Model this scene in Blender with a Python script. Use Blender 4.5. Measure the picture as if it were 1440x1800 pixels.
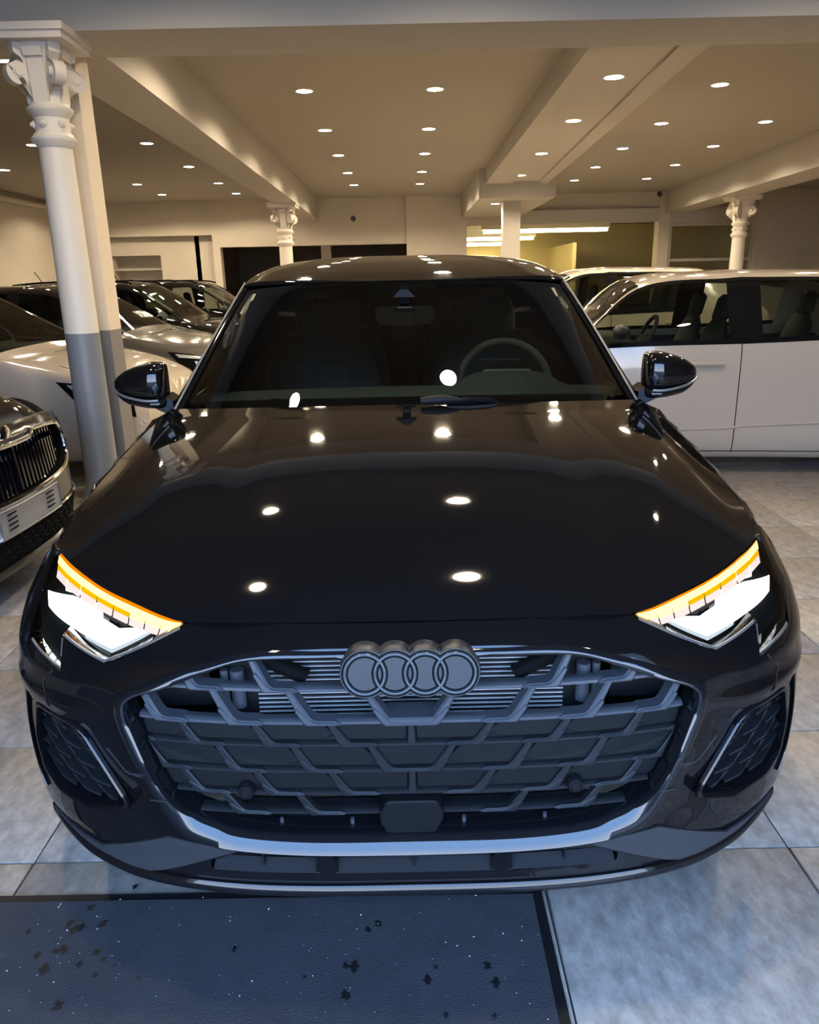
import bpy, bmesh, math, random
from mathutils import Vector, Matrix, geometry
for o in list(bpy.data.objects): bpy.data.objects.remove(o)
random.seed(7)
PI = math.pi
SC = bpy.context.scene
COL = SC.collection

# ------------------------------------------------------------------ camera, world, exposure
cd = bpy.data.cameras.new('camera'); cam = bpy.data.objects.new('camera', cd); COL.objects.link(cam)
cd.sensor_fit = 'VERTICAL'; cd.sensor_height = 36.0; cd.lens = 1330 * 36 / 1800
cam.matrix_world = Matrix.Translation((0, -1.2, 1.31)) @ Matrix.Rotation(math.radians(90 - 17), 4, 'X') @ Matrix.Rotation(math.radians(-1.2), 4, 'Z')
cd.clip_start = 0.02
SC.camera = cam
w = bpy.data.worlds.new('evening_sky'); SC.world = w; w.use_nodes = True
wn = w.node_tree.nodes; wl = w.node_tree.links
bg = wn['Background']; bg.inputs[1].default_value = 6.4
tc = wn.new('ShaderNodeTexCoord'); sx = wn.new('ShaderNodeSeparateXYZ'); rp = wn.new('ShaderNodeValToRGB')
wl.new(tc.outputs['Generated'], sx.inputs[0]); wl.new(sx.outputs[2], rp.inputs[0]); wl.new(rp.outputs[0], bg.inputs[0])
rp.color_ramp.elements[0].position = 0.0; rp.color_ramp.elements[0].color = (0.58, 0.65, 0.78, 1)
rp.color_ramp.elements[1].position = 0.40; rp.color_ramp.elements[1].color = (0.25, 0.45, 0.86, 1)
SC.view_settings.view_transform = 'Standard'; SC.view_settings.look = 'None'
SC.view_settings.exposure = 0.9; SC.view_settings.gamma = 1.0; SC.view_settings.use_curve_mapping = False
SC.cycles.max_bounces = 8; SC.cycles.diffuse_bounces = 4; SC.cycles.glossy_bounces = 5
SC.cycles.transparent_max_bounces = 16; SC.cycles.sample_clamp_indirect = 6.0
SC.cycles.caustics_reflective = False; SC.cycles.caustics_refractive = False
SC.cycles.use_denoising = True
LAMP = 34.0          # radiance of the ceiling downlights

# ------------------------------------------------------------------ materials
def mat(name, col, rough=0.5, metal=0.0, spec=0.5, coat=0.0, emit=None, es=0.0, var=None, bump=None, stretch=None):
    m = bpy.data.materials.new(name); m.use_nodes = True
    N = m.node_tree.nodes; L = m.node_tree.links; p = N['Principled BSDF']
    p.inputs['Base Color'].default_value = (*col, 1); p.inputs['Roughness'].default_value = rough
    p.inputs['Metallic'].default_value = metal; p.inputs['Specular IOR Level'].default_value = spec
    p.inputs['Coat Weight'].default_value = coat; p.inputs['Coat Roughness'].default_value = 0.02
    if emit: p.inputs['Emission Color'].default_value = (*emit, 1); p.inputs['Emission Strength'].default_value = es
    if var or bump:
        t = N.new('ShaderNodeTexCoord'); mp = N.new('ShaderNodeMapping'); L.new(t.outputs['Object'], mp.inputs[0])
        if stretch: mp.inputs['Scale'].default_value = stretch
    if var:
        sc, col2, lo, hi = var
        n = N.new('ShaderNodeTexNoise'); n.inputs['Scale'].default_value = sc; n.inputs['Detail'].default_value = 8; n.inputs['Roughness'].default_value = 0.65
        r = N.new('ShaderNodeValToRGB'); L.new(mp.outputs[0], n.inputs[0]); L.new(n.outputs[0], r.inputs[0]); L.new(r.outputs[0], p.inputs['Base Color'])
        r.color_ramp.elements[0].position = lo; r.color_ramp.elements[0].color = (*col, 1)
        r.color_ramp.elements[1].position = hi; r.color_ramp.elements[1].color = (*col2, 1)
    if bump:
        n2 = N.new('ShaderNodeTexNoise'); n2.inputs['Scale'].default_value = bump[0]; n2.inputs['Detail'].default_value = 4
        b = N.new('ShaderNodeBump'); b.inputs['Strength'].default_value = bump[1]; b.inputs['Distance'].default_value = 0.01
        L.new(mp.outputs[0], n2.inputs[0]); L.new(n2.outputs[0], b.inputs['Height']); L.new(b.outputs[0], p.inputs['Normal'])
    return m

def glass(name, tint=(0.5, 0.6, 0.58), ior=1.5, rough=0.0):
    m = bpy.data.materials.new(name); m.use_nodes = True
    N = m.node_tree.nodes; L = m.node_tree.links; N.clear()
    out = N.new('ShaderNodeOutputMaterial'); mx = N.new('ShaderNodeMixShader'); f = N.new('ShaderNodeFresnel')
    g = N.new('ShaderNodeBsdfGlossy'); t = N.new('ShaderNodeBsdfTransparent')
    f.inputs[0].default_value = ior; g.inputs['Roughness'].default_value = rough; t.inputs[0].default_value = (*tint, 1)
    L.new(f.outputs[0], mx.inputs[0]); L.new(t.outputs[0], mx.inputs[1]); L.new(g.outputs[0], mx.inputs[2]); L.new(mx.outputs[0], out.inputs[0])
    return m

def emission(name, col, s):
    m = bpy.data.materials.new(name); m.use_nodes = True
    N = m.node_tree.nodes; L = m.node_tree.links; N.clear()
    out = N.new('ShaderNodeOutputMaterial'); e = N.new('ShaderNodeEmission')
    e.inputs[0].default_value = (*col, 1); e.inputs[1].default_value = s; L.new(e.outputs[0], out.inputs[0])
    return m

M = dict(
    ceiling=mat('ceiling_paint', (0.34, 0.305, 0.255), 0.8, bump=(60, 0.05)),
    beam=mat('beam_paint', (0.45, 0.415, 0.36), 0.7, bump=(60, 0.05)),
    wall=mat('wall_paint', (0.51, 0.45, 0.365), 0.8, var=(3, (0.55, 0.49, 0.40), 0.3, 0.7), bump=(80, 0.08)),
    iron=mat('painted_iron', (0.74, 0.67, 0.57), 0.45, bump=(25, 0.12)),
    irongrey=mat('grey_painted_iron', (0.20, 0.21, 0.22), 0.4, bump=(25, 0.15)),
    storewall=mat('store_wall_shaded', (0.14, 0.12, 0.09), 0.9),  # unlit room: its shade is put into a darker wall colour
    wood=mat('painted_timber', (0.70, 0.60, 0.47), 0.55),
    woodgrey=mat('grey_painted_timber', (0.17, 0.165, 0.16), 0.5),
    grout=mat('grout', (0.045, 0.045, 0.047), 0.9),
    tile=mat('stone_tile', (0.20, 0.180, 0.155), 0.42, var=(24, (0.47, 0.42, 0.365), 0.30, 0.72), bump=(70, 0.12), stretch=(1, .6, 1)),
    mat_=mat('mat_rubber', (0.030, 0.033, 0.040), 0.75, var=(9, (0.042, 0.046, 0.054), 0.3, 0.7), bump=(300, 0.35)),
    matedge=mat('mat_edge', (0.008, 0.008, 0.009), 0.5),
    paint=mat('black_car_paint', (0.004, 0.004, 0.0045), 0.035, spec=0.62, coat=0.0),
    gloss=mat('gloss_black_plastic', (0.005, 0.005, 0.006), 0.06, spec=0.55),
    frame=mat('gloss_grille_frame', (0.006, 0.007, 0.009), 0.05, spec=0.75),
    matte=mat('satin_black_plastic', (0.058, 0.066, 0.078), 0.42, spec=0.40, bump=(500, 0.05)),
    matteshade=mat('satin_black_shaded', (0.016, 0.0175, 0.020), 0.40, spec=0.30),  # shade of the lower grille rows is put into this darker satin colour
    carblacksoft=mat('dark_bumper_paint', (0.010, 0.009, 0.008), 0.16, spec=0.22),
    panel=mat('textured_black_plastic', (0.007, 0.008, 0.0092), 0.55, spec=0.20, bump=(700, 0.08)),
    skirt=mat('satin_grey_plastic', (0.036, 0.037, 0.040), 0.36, spec=0.5),
    dark=mat('black_void', (0.004, 0.004, 0.004), 0.9, spec=0.1),
    emblem=mat('satin_emblem', (0.030, 0.034, 0.040), 0.40, metal=0.0, spec=0.45),
    ring=mat('emblem_ring', (0.055, 0.070, 0.078), 0.22, metal=0.2, spec=0.8),
    chrome=mat('chrome', (0.75, 0.75, 0.76), 0.08, metal=1.0),
    alu=mat('radiator_fin', (0.50, 0.50, 0.50), 0.5),
    glassfront=glass('windscreen_glass', (0.66, 0.76, 0.73)),
    glassside=glass('side_glass', (0.52, 0.57, 0.52)),
    glasslens=glass('lamp_lens', (0.92, 0.94, 0.95), 1.45),
    frit=mat('black_glass_frit', (0.005, 0.005, 0.005), 0.06, spec=0.5),
    trim=mat('grey_rubber_trim', (0.24, 0.225, 0.205), 0.5),
    dash=mat('dashboard', (0.085, 0.098, 0.092), 0.6, bump=(400, 0.1)),
    dashdark=mat('dashboard_black', (0.02, 0.022, 0.022), 0.5),
    seat=mat('grey_leather', (0.22, 0.265, 0.285), 0.5, bump=(200, 0.1)),
    seatstitch=mat('quilted_leather', (0.25, 0.30, 0.325), 0.5, bump=(60, 0.6)),
    cabin=mat('cabin_lining', (0.03, 0.032, 0.031), 0.8),
    silverbit=mat('silver_trim', (0.42, 0.42, 0.42), 0.3, metal=0.8),
    amber=emission('amber_light', (1.0, 0.52, 0.0), 0.62),
    amberhot=emission('amber_white_light', (1.0, 0.68, 0.20), 1.9),
    amberdeep=emission('deep_amber_light', (1.0, 0.22, 0.0), 0.8),
    rosy=emission('pale_day_light', (1.0, 0.84, 0.80), 0.62),
    white=emission('white_led', (0.90, 0.97, 1.0), 3.0),
    bluewhite=emission('cool_led', (0.75, 0.88, 1.0), 0.5),
    lamp=emission('downlight_glow', (1.0, 0.84, 0.60), LAMP),
    lamptrim=mat('downlight_trim', (0.75, 0.72, 0.66), 0.4),
    tube=emission('fluorescent_tube', (1.0, 0.82, 0.38), 16.0),
    yellowwall=mat('yellow_wall', (0.60, 0.50, 0.28), 0.8),
    carwhite=mat('white_car_paint', (0.47, 0.405, 0.335), 0.12, spec=0.5, coat=0.6),
    cargrey=mat('grey_car_paint', (0.10, 0.093, 0.082), 0.16, metal=0.2, coat=0.6),
    cardark=mat('dark_car_paint', (0.012, 0.010, 0.009), 0.06, spec=0.38),
    tyre=mat('tyre', (0.012, 0.012, 0.012), 0.7),
    rim=mat('alloy_rim', (0.35, 0.35, 0.36), 0.3, metal=0.9),
    plateholder=mat('plate_holder', (0.42, 0.42, 0.41), 0.4, metal=0.4),
    camera_=mat('black_camera', (0.01, 0.01, 0.01), 0.4),
    paper=mat('paper', (0.62, 0.66, 0.58), 0.8),
    chalk=mat('white_marker', (0.85, 0.85, 0.82), 0.8),
    brass=mat('yellowish_screen', (0.32, 0.34, 0.30), 0.5),
)

# ------------------------------------------------------------------ helpers
def link(name, me, m, parent=None):
    o = bpy.data.objects.new(name, me); COL.objects.link(o)
    if m is not None: me.materials.append(m)
    if parent is not None: o.parent = parent
    return o

def mk(name, V, F, m, parent=None, ang=38, weld=False):
    me = bpy.data.meshes.new(name)
    bm = bmesh.new()
    vs = [bm.verts.new(v) for v in V]
    big = any(len(f) > 6 for f in F)
    for f in F:
        try:
            g = bm.faces.new([vs[i] for i in f]); g.smooth = True
        except ValueError: pass
    if big: bmesh.ops.triangulate(bm, faces=[g for g in bm.faces if len(g.verts) > 4], ngon_method='EAR_CLIP')
    if weld: bmesh.ops.remove_doubles(bm, verts=bm.verts, dist=1e-5)
    bmesh.ops.recalc_face_normals(bm, faces=bm.faces)
    a = math.radians(ang)
    for e in bm.edges:
        if len(e.link_faces) == 2 and e.calc_face_angle(0) > a: e.smooth = False
    bm.to_mesh(me); bm.free()
    return link(name, me, m, parent)

class MB:
    """collects verts and faces of ONE piece"""
    def __init__(s): s.V = []; s.F = []
    def add(s, V, F):
        b = len(s.V); s.V += [tuple(v) for v in V]; s.F += [tuple(i + b for i in f) for f in F]; return s
    def box(s, x0, x1, y0, y1, z0, z1):
        return s.add([(x, y, z) for x in (x0, x1) for y in (y0, y1) for z in (z0, z1)],
                     [(0, 1, 3, 2), (4, 6, 7, 5), (0, 4, 5, 1), (2, 3, 7, 6), (0, 2, 6, 4), (1, 5, 7, 3)])
    def grid(s, P):
        n, m_ = len(P), len(P[0])
        return s.add([v for r in P for v in r], [(i * m_ + j, i * m_ + j + 1, (i + 1) * m_ + j + 1, (i + 1) * m_ + j) for i in range(n - 1) for j in range(m_ - 1)])
    def lathe(s, prof, n=24, c=(0, 0, 0), axis='Z', arc=2 * PI):
        P = []
        for k in range(n + 1):
            a = arc * k / n
            row = []
            for r, h in prof:
                x, y = r * math.cos(a), r * math.sin(a)
                row.append((c[0] + x, c[1] + y, c[2] + h) if axis == 'Z' else ((c[0] + h, c[1] + x, c[2] + y) if axis == 'X' else (c[0] + x, c[1] + h, c[2] + y)))
            P.append(row)
        return s.grid(P)
    def tube(s, pts, r, n=8):
        pts = [Vector(p) for p in pts]; rings = []
        for i, p in enumerate(pts):
            d = (pts[min(i + 1, len(pts) - 1)] - pts[max(i - 1, 0)]).normalized()
            u = d.cross(Vector((0, 0, 1)) if abs(d.z) < .9 else Vector((1, 0, 0))).normalized(); v = d.cross(u)
            rr = r[i] if isinstance(r, (list, tuple)) else r
            rings.append([p + (u * math.cos(2 * PI * k / n) + v * math.sin(2 * PI * k / n)) * rr for k in range(n)])
        b = len(s.V); s.V += [tuple(v) for q in rings for v in q]
        for i in range(len(rings) - 1):
            for k in range(n): s.F.append((b + i * n + k, b + i * n + (k + 1) % n, b + (i + 1) * n + (k + 1) % n, b + (i + 1) * n + k))
        s.F.append(tuple(b + k for k in range(n))); s.F.append(tuple(b + (len(rings) - 1) * n + k for k in range(n)))
        return s
    def prism(s, poly, f0, f1):
        """poly in 2D, f0/f1 map (a,b) to 3D: front and back faces joined"""
        n = len(poly)
        return s.add([f0(*p) for p in poly] + [f1(*p) for p in poly], [tuple(range(n)), tuple(range(n, 2 * n))] + [(i, (i + 1) % n, n + (i + 1) % n, n + i) for i in range(n)])
    def build(s, name, m, parent=None, ang=38, weld=True): return mk(name, s.V, s.F, m, parent, ang, weld)

def tag(o, label=None, cat=None, group=None, kind=None):
    if label: o['label'] = label
    if cat: o['category'] = cat
    if group: o['group'] = group
    if kind: o['kind'] = kind
    return o
def thing(name, label, cat, loc=(0, 0, 0), rz=0.0, group=None):
    o = bpy.data.objects.new(name, None); COL.objects.link(o); o.location = loc; o.rotation_euler = (0, 0, rz); o.empty_display_size = .1
    return tag(o, label, cat, group)
def struct(o): o['kind'] = 'structure'; return o
def box(name, m, x0, x1, y0, y1, z0, z1, parent=None): return MB().box(x0, x1, y0, y1, z0, z1).build(name, m, parent)

def lerp(a, b, t): return a + (b - a) * t
def interp(pts, t):
    if t <= pts[0][0]: (a, b), (c, d) = pts[0], pts[1]; return b + (d - b) / (c - a) * (t - a)
    for (a, b), (c, d) in zip(pts, pts[1:]):
        if t <= c: return b + (d - b) * (t - a) / (c - a)
    (a, b), (c, d) = pts[-2], pts[-1]; return d + (d - b) / (c - a) * (t - c)
def smooth(pts, t):
    """monotone-ish cubic (Catmull-Rom) through (t, value)"""
    n = len(pts)
    if t <= pts[0][0] or t >= pts[-1][0]: return interp(pts, t)
    for i in range(n - 1):
        if t <= pts[i + 1][0]: break
    x0, y0 = pts[i]; x1, y1 = pts[i + 1]; h = x1 - x0
    def sl(k):
        if k == 0: return (pts[1][1] - pts[0][1]) / (pts[1][0] - pts[0][0])
        if k == n - 1: return (pts[-1][1] - pts[-2][1]) / (pts[-1][0] - pts[-2][0])
        a = (pts[k][1] - pts[k - 1][1]) / (pts[k][0] - pts[k - 1][0]); b = (pts[k + 1][1] - pts[k][1]) / (pts[k + 1][0] - pts[k][0])
        return 0 if a * b <= 0 else 2 * a * b / (a + b)
    m0, m1 = sl(i) * h, sl(i + 1) * h; u = (t - x0) / h
    return (2 * u**3 - 3 * u**2 + 1) * y0 + (u**3 - 2 * u**2 + u) * m0 + (-2 * u**3 + 3 * u**2) * y1 + (u**3 - u**2) * m1
def crom(P, t):
    """Catmull-Rom through vectors, t in [0, n-1]"""
    n = len(P); i = min(int(t), n - 2); u = t - i
    p1, p2 = P[i], P[i + 1]; p0 = P[i - 1] if i else [2 * a - b for a, b in zip(p1, p2)]; p3 = P[i + 2] if i + 2 < n else [2 * b - a for a, b in zip(p1, p2)]
    return [0.5 * (2 * b + (c - a) * u + (2 * a - 5 * b + 4 * c - d) * u * u + (3 * b - a - 3 * c + d) * u**3) for a, b, c, d in zip(p0, p1, p2, p3)]
def inside(poly, x, y):
    r = False; n = len(poly); j = n - 1
    for i in range(n):
        xi, yi = poly[i]; xj, yj = poly[j]
        if (yi > y) != (yj > y) and x < (xj - xi) * (y - yi) / (yj - yi) + xi: r = not r
        j = i
    return r
def seg_d2(px, py, ax, ay, bx, by):
    dx, dy = bx - ax, by - ay; l = dx * dx + dy * dy
    t = 0 if l == 0 else max(0, min(1, ((px - ax) * dx + (py - ay) * dy) / l))
    return (px - ax - t * dx) ** 2 + (py - ay - t * dy) ** 2
def resample(poly, step, closed=True):
    out = []; n = len(poly)
    for i in range(n if closed else n - 1):
        a, b = poly[i], poly[(i + 1) % n]; k = max(1, int(math.hypot(b[0] - a[0], b[1] - a[1]) / step + .5))
        out += [(a[0] + (b[0] - a[0]) * q / k, a[1] + (b[1] - a[1]) * q / k) for q in range(k)]
    if not closed: out.append(poly[-1])
    return out
def roundpoly(poly, r=.25, n=4):
    """cuts the corners of a closed polygon with short curves"""
    out = []; N = len(poly)
    for i in range(N):
        p0, p1, p2 = poly[i - 1], poly[i], poly[(i + 1) % N]
        a = (lerp(p1[0], p0[0], r), lerp(p1[1], p0[1], r)); b = (lerp(p1[0], p2[0], r), lerp(p1[1], p2[1], r))
        for k in range(n + 1):
            t = k / n; out.append(((1 - t)**2 * a[0] + 2 * t * (1 - t) * p1[0] + t * t * b[0], (1 - t)**2 * a[1] + 2 * t * (1 - t) * p1[1] + t * t * b[1]))
    return out
def offset_poly(poly, d):
    """moves a closed polygon inwards by d (either winding)"""
    n = len(poly); A = sum(poly[i][0] * poly[(i + 1) % n][1] - poly[(i + 1) % n][0] * poly[i][1] for i in range(n)); sg = 1 if A > 0 else -1
    out = []
    for i in range(n):
        a, b, c = poly[i - 1], poly[i], poly[(i + 1) % n]
        def nr(p, q):
            dx, dy = q[0] - p[0], q[1] - p[1]; l = math.hypot(dx, dy) or 1e-9; return (-dy / l * sg, dx / l * sg)
        n1, n2 = nr(a, b), nr(b, c); mx, my = n1[0] + n2[0], n1[1] + n2[1]; l2 = mx * mx + my * my
        if l2 < .25: k = d
        else: k = 2 * d / l2
        out.append((b[0] + mx * k, b[1] + my * k))
    return out
def clip_convex(poly, clip):
    """Sutherland-Hodgman"""
    n = len(clip); A = sum(clip[i][0] * clip[(i + 1) % n][1] - clip[(i + 1) % n][0] * clip[i][1] for i in range(n))
    if A < 0: clip = clip[::-1]
    out = list(poly)
    for i in range(n):
        a, b = clip[i], clip[(i + 1) % n]; src, out = out, []
        ins = lambda p: (b[0] - a[0]) * (p[1] - a[1]) - (b[1] - a[1]) * (p[0] - a[0]) >= -1e-9
        for j in range(len(src)):
            p, q = src[j - 1], src[j]
            if ins(p) != ins(q):
                d1 = (b[0] - a[0]) * (p[1] - a[1]) - (b[1] - a[1]) * (p[0] - a[0]); d2 = (b[0] - a[0]) * (q[1] - a[1]) - (b[1] - a[1]) * (q[0] - a[0])
                t = d1 / (d1 - d2); out.append((lerp(p[0], q[0], t), lerp(p[1], q[1], t)))
            if ins(q): out.append(q)
        if not out: return []
    r = []
    for p in out:
        if not r or math.hypot(p[0] - r[-1][0], p[1] - r[-1][1]) > 1e-4: r.append(p)
    if len(r) > 1 and math.hypot(r[0][0] - r[-1][0], r[0][1] - r[-1][1]) < 1e-4: r.pop()
    return r if len(r) > 2 else []
def area(poly): return abs(sum(poly[i - 1][0] * poly[i][1] - poly[i][0] * poly[i - 1][1] for i in range(len(poly)))) / 2

def skin(name, outer, holes, f, step, m, parent=None, lip=0.0, lipdir=(0, 1, 0), flip=False):
    """a smooth surface f(a,b) trimmed to an outline with holes; edges of holes get a lip of real depth"""
    loops = [resample(outer, step)] + [resample(h, step) for h in holes]
    pts = []; edges = []
    for L in loops:
        b = len(pts); pts += L; edges += [(b + i, b + (i + 1) % len(L)) for i in range(len(L))]
    xs = [p[0] for p in outer]; ys = [p[1] for p in outer]; segs = [(pts[i], pts[j]) for i, j in edges]
    y = min(ys) + step * .5; r = 0
    while y < max(ys):
        x = min(xs) + step * (.5 if r % 2 else 1.0)
        near = [(a, b) for a, b in segs if min(a[1], b[1]) - step < y < max(a[1], b[1]) + step]
        while x < max(xs):
            if inside(outer, x, y) and not any(inside(h, x, y) for h in holes) and all(seg_d2(x, y, *a, *b) > (step * .45) ** 2 for a, b in near): pts.append((x, y))
            x += step
        y += step * .87; r += 1
    V, E, Fc, *_ = geometry.delaunay_2d_cdt([Vector(p) for p in pts], edges, [], 0, 1e-6)
    F = []
    for t in Fc:
        cx = sum(V[i][0] for i in t) / 3; cy = sum(V[i][1] for i in t) / 3
        if inside(outer, cx, cy) and not any(inside(h, cx, cy) for h in holes): F.append(list(t))
    P = [Vector(f(*v)) for v in V]; e = 2e-3; NN = []
    for v in V:
        n = (Vector(f(v[0] + e, v[1])) - Vector(f(v[0] - e, v[1]))).cross(Vector(f(v[0], v[1] + e)) - Vector(f(v[0], v[1] - e)))
        n.normalize(); NN.append(-n if flip else n)
    for t in F:
        g = (P[t[1]] - P[t[0]]).cross(P[t[2]] - P[t[0]])
        if g.dot(NN[t[0]]) < 0: t.reverse()
    if lip:
        used = {}
        for t in F:
            for i in range(3):
                k = tuple(sorted((t[i], t[(i + 1) % 3]))); used[k] = used.get(k, 0) + 1
        D = Vector(lipdir) * lip
        for (i, j), c in list(used.items()):
            if c == 1:
                b = len(P); P += [P[i].copy(), P[j].copy(), P[j] + D, P[i] + D]
                q = (P[b + 1] - P[b]).cross(D).normalized(); mid = NN[i]
                NN += [q] * 4; F.append([b, b + 1, b + 2, b + 3])
    me = bpy.data.meshes.new(name); me.from_pydata([tuple(p) for p in P], [], F); me.polygons.foreach_set('use_smooth', [True] * len(F))
    me.update(); me.normals_split_custom_set_from_vertices([tuple(n) for n in NN])
    return link(name, me, m, parent)

# ------------------------------------------------------------------ room shell
XL, XR, YB, YF, ZC, ZB = -7.5, 9.1, 16.6, -2.1, 3.06, 2.62
floor = struct(box('floor', M['grout'], XL, XR, YF, YB + 7, -0.12, -0.006))
struct(box('pavement', mat('asphalt', (0.10, 0.10, 0.105), 0.8, var=(4, (0.16, 0.16, 0.165), .3, .7)), -30, 30, -40, YF - .001, -0.25, -0.05))
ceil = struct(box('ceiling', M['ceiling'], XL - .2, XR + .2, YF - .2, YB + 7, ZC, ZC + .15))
struct(box('wall_left', M['wall'], XL - .2, XL, YF, YB, -.1, ZC))
struct(box('wall_right', M['wall'], XR, XR + .2, YF, YB + 7, -.1, ZC))
fw = MB(); fw.box(XL, -2.0, YF - .2, YF, -.1, ZC); fw.box(2.2, XR, YF - .2, YF, -.1, ZC); fw.box(-2.0, 2.2, YF - .2, YF, 2.96, ZC)
struct(fw.build('wall_front', M['wall']))
# back wall with its openings
bw = MB()
bw.box(XL, -6.72, YB, YB + .25, -.1, ZC); bw.box(-6.72, -4.24, YB, YB + .25, 2.36, ZC); bw.box(-4.24, -4.08, YB, YB + .25, -.1, ZC)
bw.box(-4.08, .06, YB, YB + .25, 2.10, ZC); bw.box(.06, 1.39, YB - .12, YB + .25, -.1, ZC); bw.box(1.39, 5.62, YB, YB + .25, 2.45, ZC)
bw.box(5.62, 5.86, YB - .06, YB + .25, -.1, ZC); bw.box(5.86, 7.78, YB, YB + .25, 2.40, ZC); bw.box(5.86, 7.78, YB, YB + .25, -.1, 1.2); bw.box(7.78, XR, YB - .1, YB + .25, -.1, ZC)
bw.box(-6.72, -6.60, YB + .25, YB + .75, -.1, 2.36); bw.box(-5.5, -4.24, YB + .25, YB + .75, -.1, 2.36); bw.box(-6.60, -5.5, YB + .25, YB + .75, 1.97, 2.36); bw.box(-6.60, -5.5, YB + .70, YB + .75, -.1, 1.97); bw.box(-6.72, -4.24, YB + .2, YB + .75, 2.36, 2.5)
struct(bw.build('wall_back', M['wall'], weld=False))
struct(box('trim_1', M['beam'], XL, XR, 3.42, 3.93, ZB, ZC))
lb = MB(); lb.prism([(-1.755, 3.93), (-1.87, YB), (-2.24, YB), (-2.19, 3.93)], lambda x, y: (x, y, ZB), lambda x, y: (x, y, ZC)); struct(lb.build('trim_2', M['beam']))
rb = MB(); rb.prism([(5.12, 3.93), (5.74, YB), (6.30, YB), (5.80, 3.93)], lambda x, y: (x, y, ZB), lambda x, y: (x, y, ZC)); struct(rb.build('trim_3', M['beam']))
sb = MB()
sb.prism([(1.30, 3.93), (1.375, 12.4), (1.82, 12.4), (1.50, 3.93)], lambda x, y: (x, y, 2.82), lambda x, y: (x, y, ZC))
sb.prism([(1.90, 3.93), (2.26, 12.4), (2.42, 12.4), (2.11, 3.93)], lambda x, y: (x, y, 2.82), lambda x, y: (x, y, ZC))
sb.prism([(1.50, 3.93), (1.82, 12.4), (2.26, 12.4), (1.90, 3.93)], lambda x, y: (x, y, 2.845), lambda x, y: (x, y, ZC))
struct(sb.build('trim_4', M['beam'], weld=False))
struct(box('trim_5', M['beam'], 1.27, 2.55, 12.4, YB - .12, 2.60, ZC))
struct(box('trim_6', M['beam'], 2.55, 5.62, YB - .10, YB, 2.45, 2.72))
struct(box('trim_7', M['beam'], 5.86, 7.78, YB - .09, YB, 2.40, 2.72))
struct(MB().tube([(XL + .07, 8.0, 2.93), (XL + .07, YB, 2.93)], .06, 12).build('trim_8', M['wall']))
nb = MB(); nb.box(-6.60, -5.5, YB + .32, YB + .70, 1.655, 1.685); struct(nb.build('trim_9', M['beam']))
struct(box('trim_10', M['beam'], XL, XL + .05, 12.6, 12.75, 0, 2.86))
# rooms seen through the back openings
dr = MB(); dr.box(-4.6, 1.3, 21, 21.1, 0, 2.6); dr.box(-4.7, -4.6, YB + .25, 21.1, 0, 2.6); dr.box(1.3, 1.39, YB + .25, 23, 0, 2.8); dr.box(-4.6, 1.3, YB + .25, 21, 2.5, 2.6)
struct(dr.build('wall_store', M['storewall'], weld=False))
struct(box('trim_11', M['wall'], -1.95, -1.72, 17.6, 17.85, 0, 2.5))
yr = MB(); yr.box(1.39, XR, 23, 23.1, 0, 2.9); yr.box(4.3, 4.4, 19.2, 23, 0, 2.15)
struct(yr.build('wall_workshop', M['yellowwall'], weld=False))
struct(box('trim_12', M['yellowwall'], 1.39, XR, YB + .25, 23.1, 2.80, 2.9))
for k, (yy, zz) in enumerate([(18.4, 2.40), (20.2, 2.32), (22.0, 2.26)]):
    t = thing('fluorescent_light', ['fluorescent batten nearest the opening in the yellow-lit back room', 'middle fluorescent batten on the yellow-lit back room ceiling', 'farthest fluorescent batten deep in the yellow-lit back room'][k], 'ceiling light', (0, yy, zz), 0, 'fluorescent battens in the back room')
    x0, x1 = [(1.9, 5.0), (1.5, 3.5), (1.5, 3.2)][k]
    MB().box(x0, x1, -.12, .12, .05, 2.80 - zz).build('housing', M['lamptrim'], t)
    for q in (-.06, .06): MB().tube([(x0 + .05, q, .005), (x1 - .05, q, .005)], .035, 8).build('tube', M['tube'], t)
t = thing('round_post', 'round pale post standing in the yellow-lit opening', 'column', (2.55, 17.1, 0))
MB().lathe([(.0, 0), (.10, 0), (.10, 2.80)], 20).build('shaft', M['iron'], t); MB().lathe([(.10, .0), (.13, 0), (.13, .12), (.10, .14)], 20).build('base_ring', M['wall'], t)
t = thing('square_post', 'square white post under the end of the double beam', 'column', (1.90, 13.1, 0))
MB().box(-.15, .15, -.15, .15, .0, 2.60).build('shaft', M['beam'], t); MB().box(-.17, .17, -.17, .17, 0, .14).build('plinth', M['irongrey'], t)
# glazed partition at the back right
wf = MB()
for x in (5.86, 7.70): wf.box(x, x + .08, YB, YB + .1, 1.2, 2.40)
for z in (1.2, 1.60, 2.34): wf.box(5.94, 7.70, YB, YB + .1, z, z + .06)
wi = struct(wf.build('window_1', M['beam'], weld=False))
for z0, z1 in ((1.26, 1.60), (1.66, 2.34)): box('pane', M['glasslens'], 5.94, 7.70, YB + .04, YB + .05, z0, z1, wi)

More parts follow.
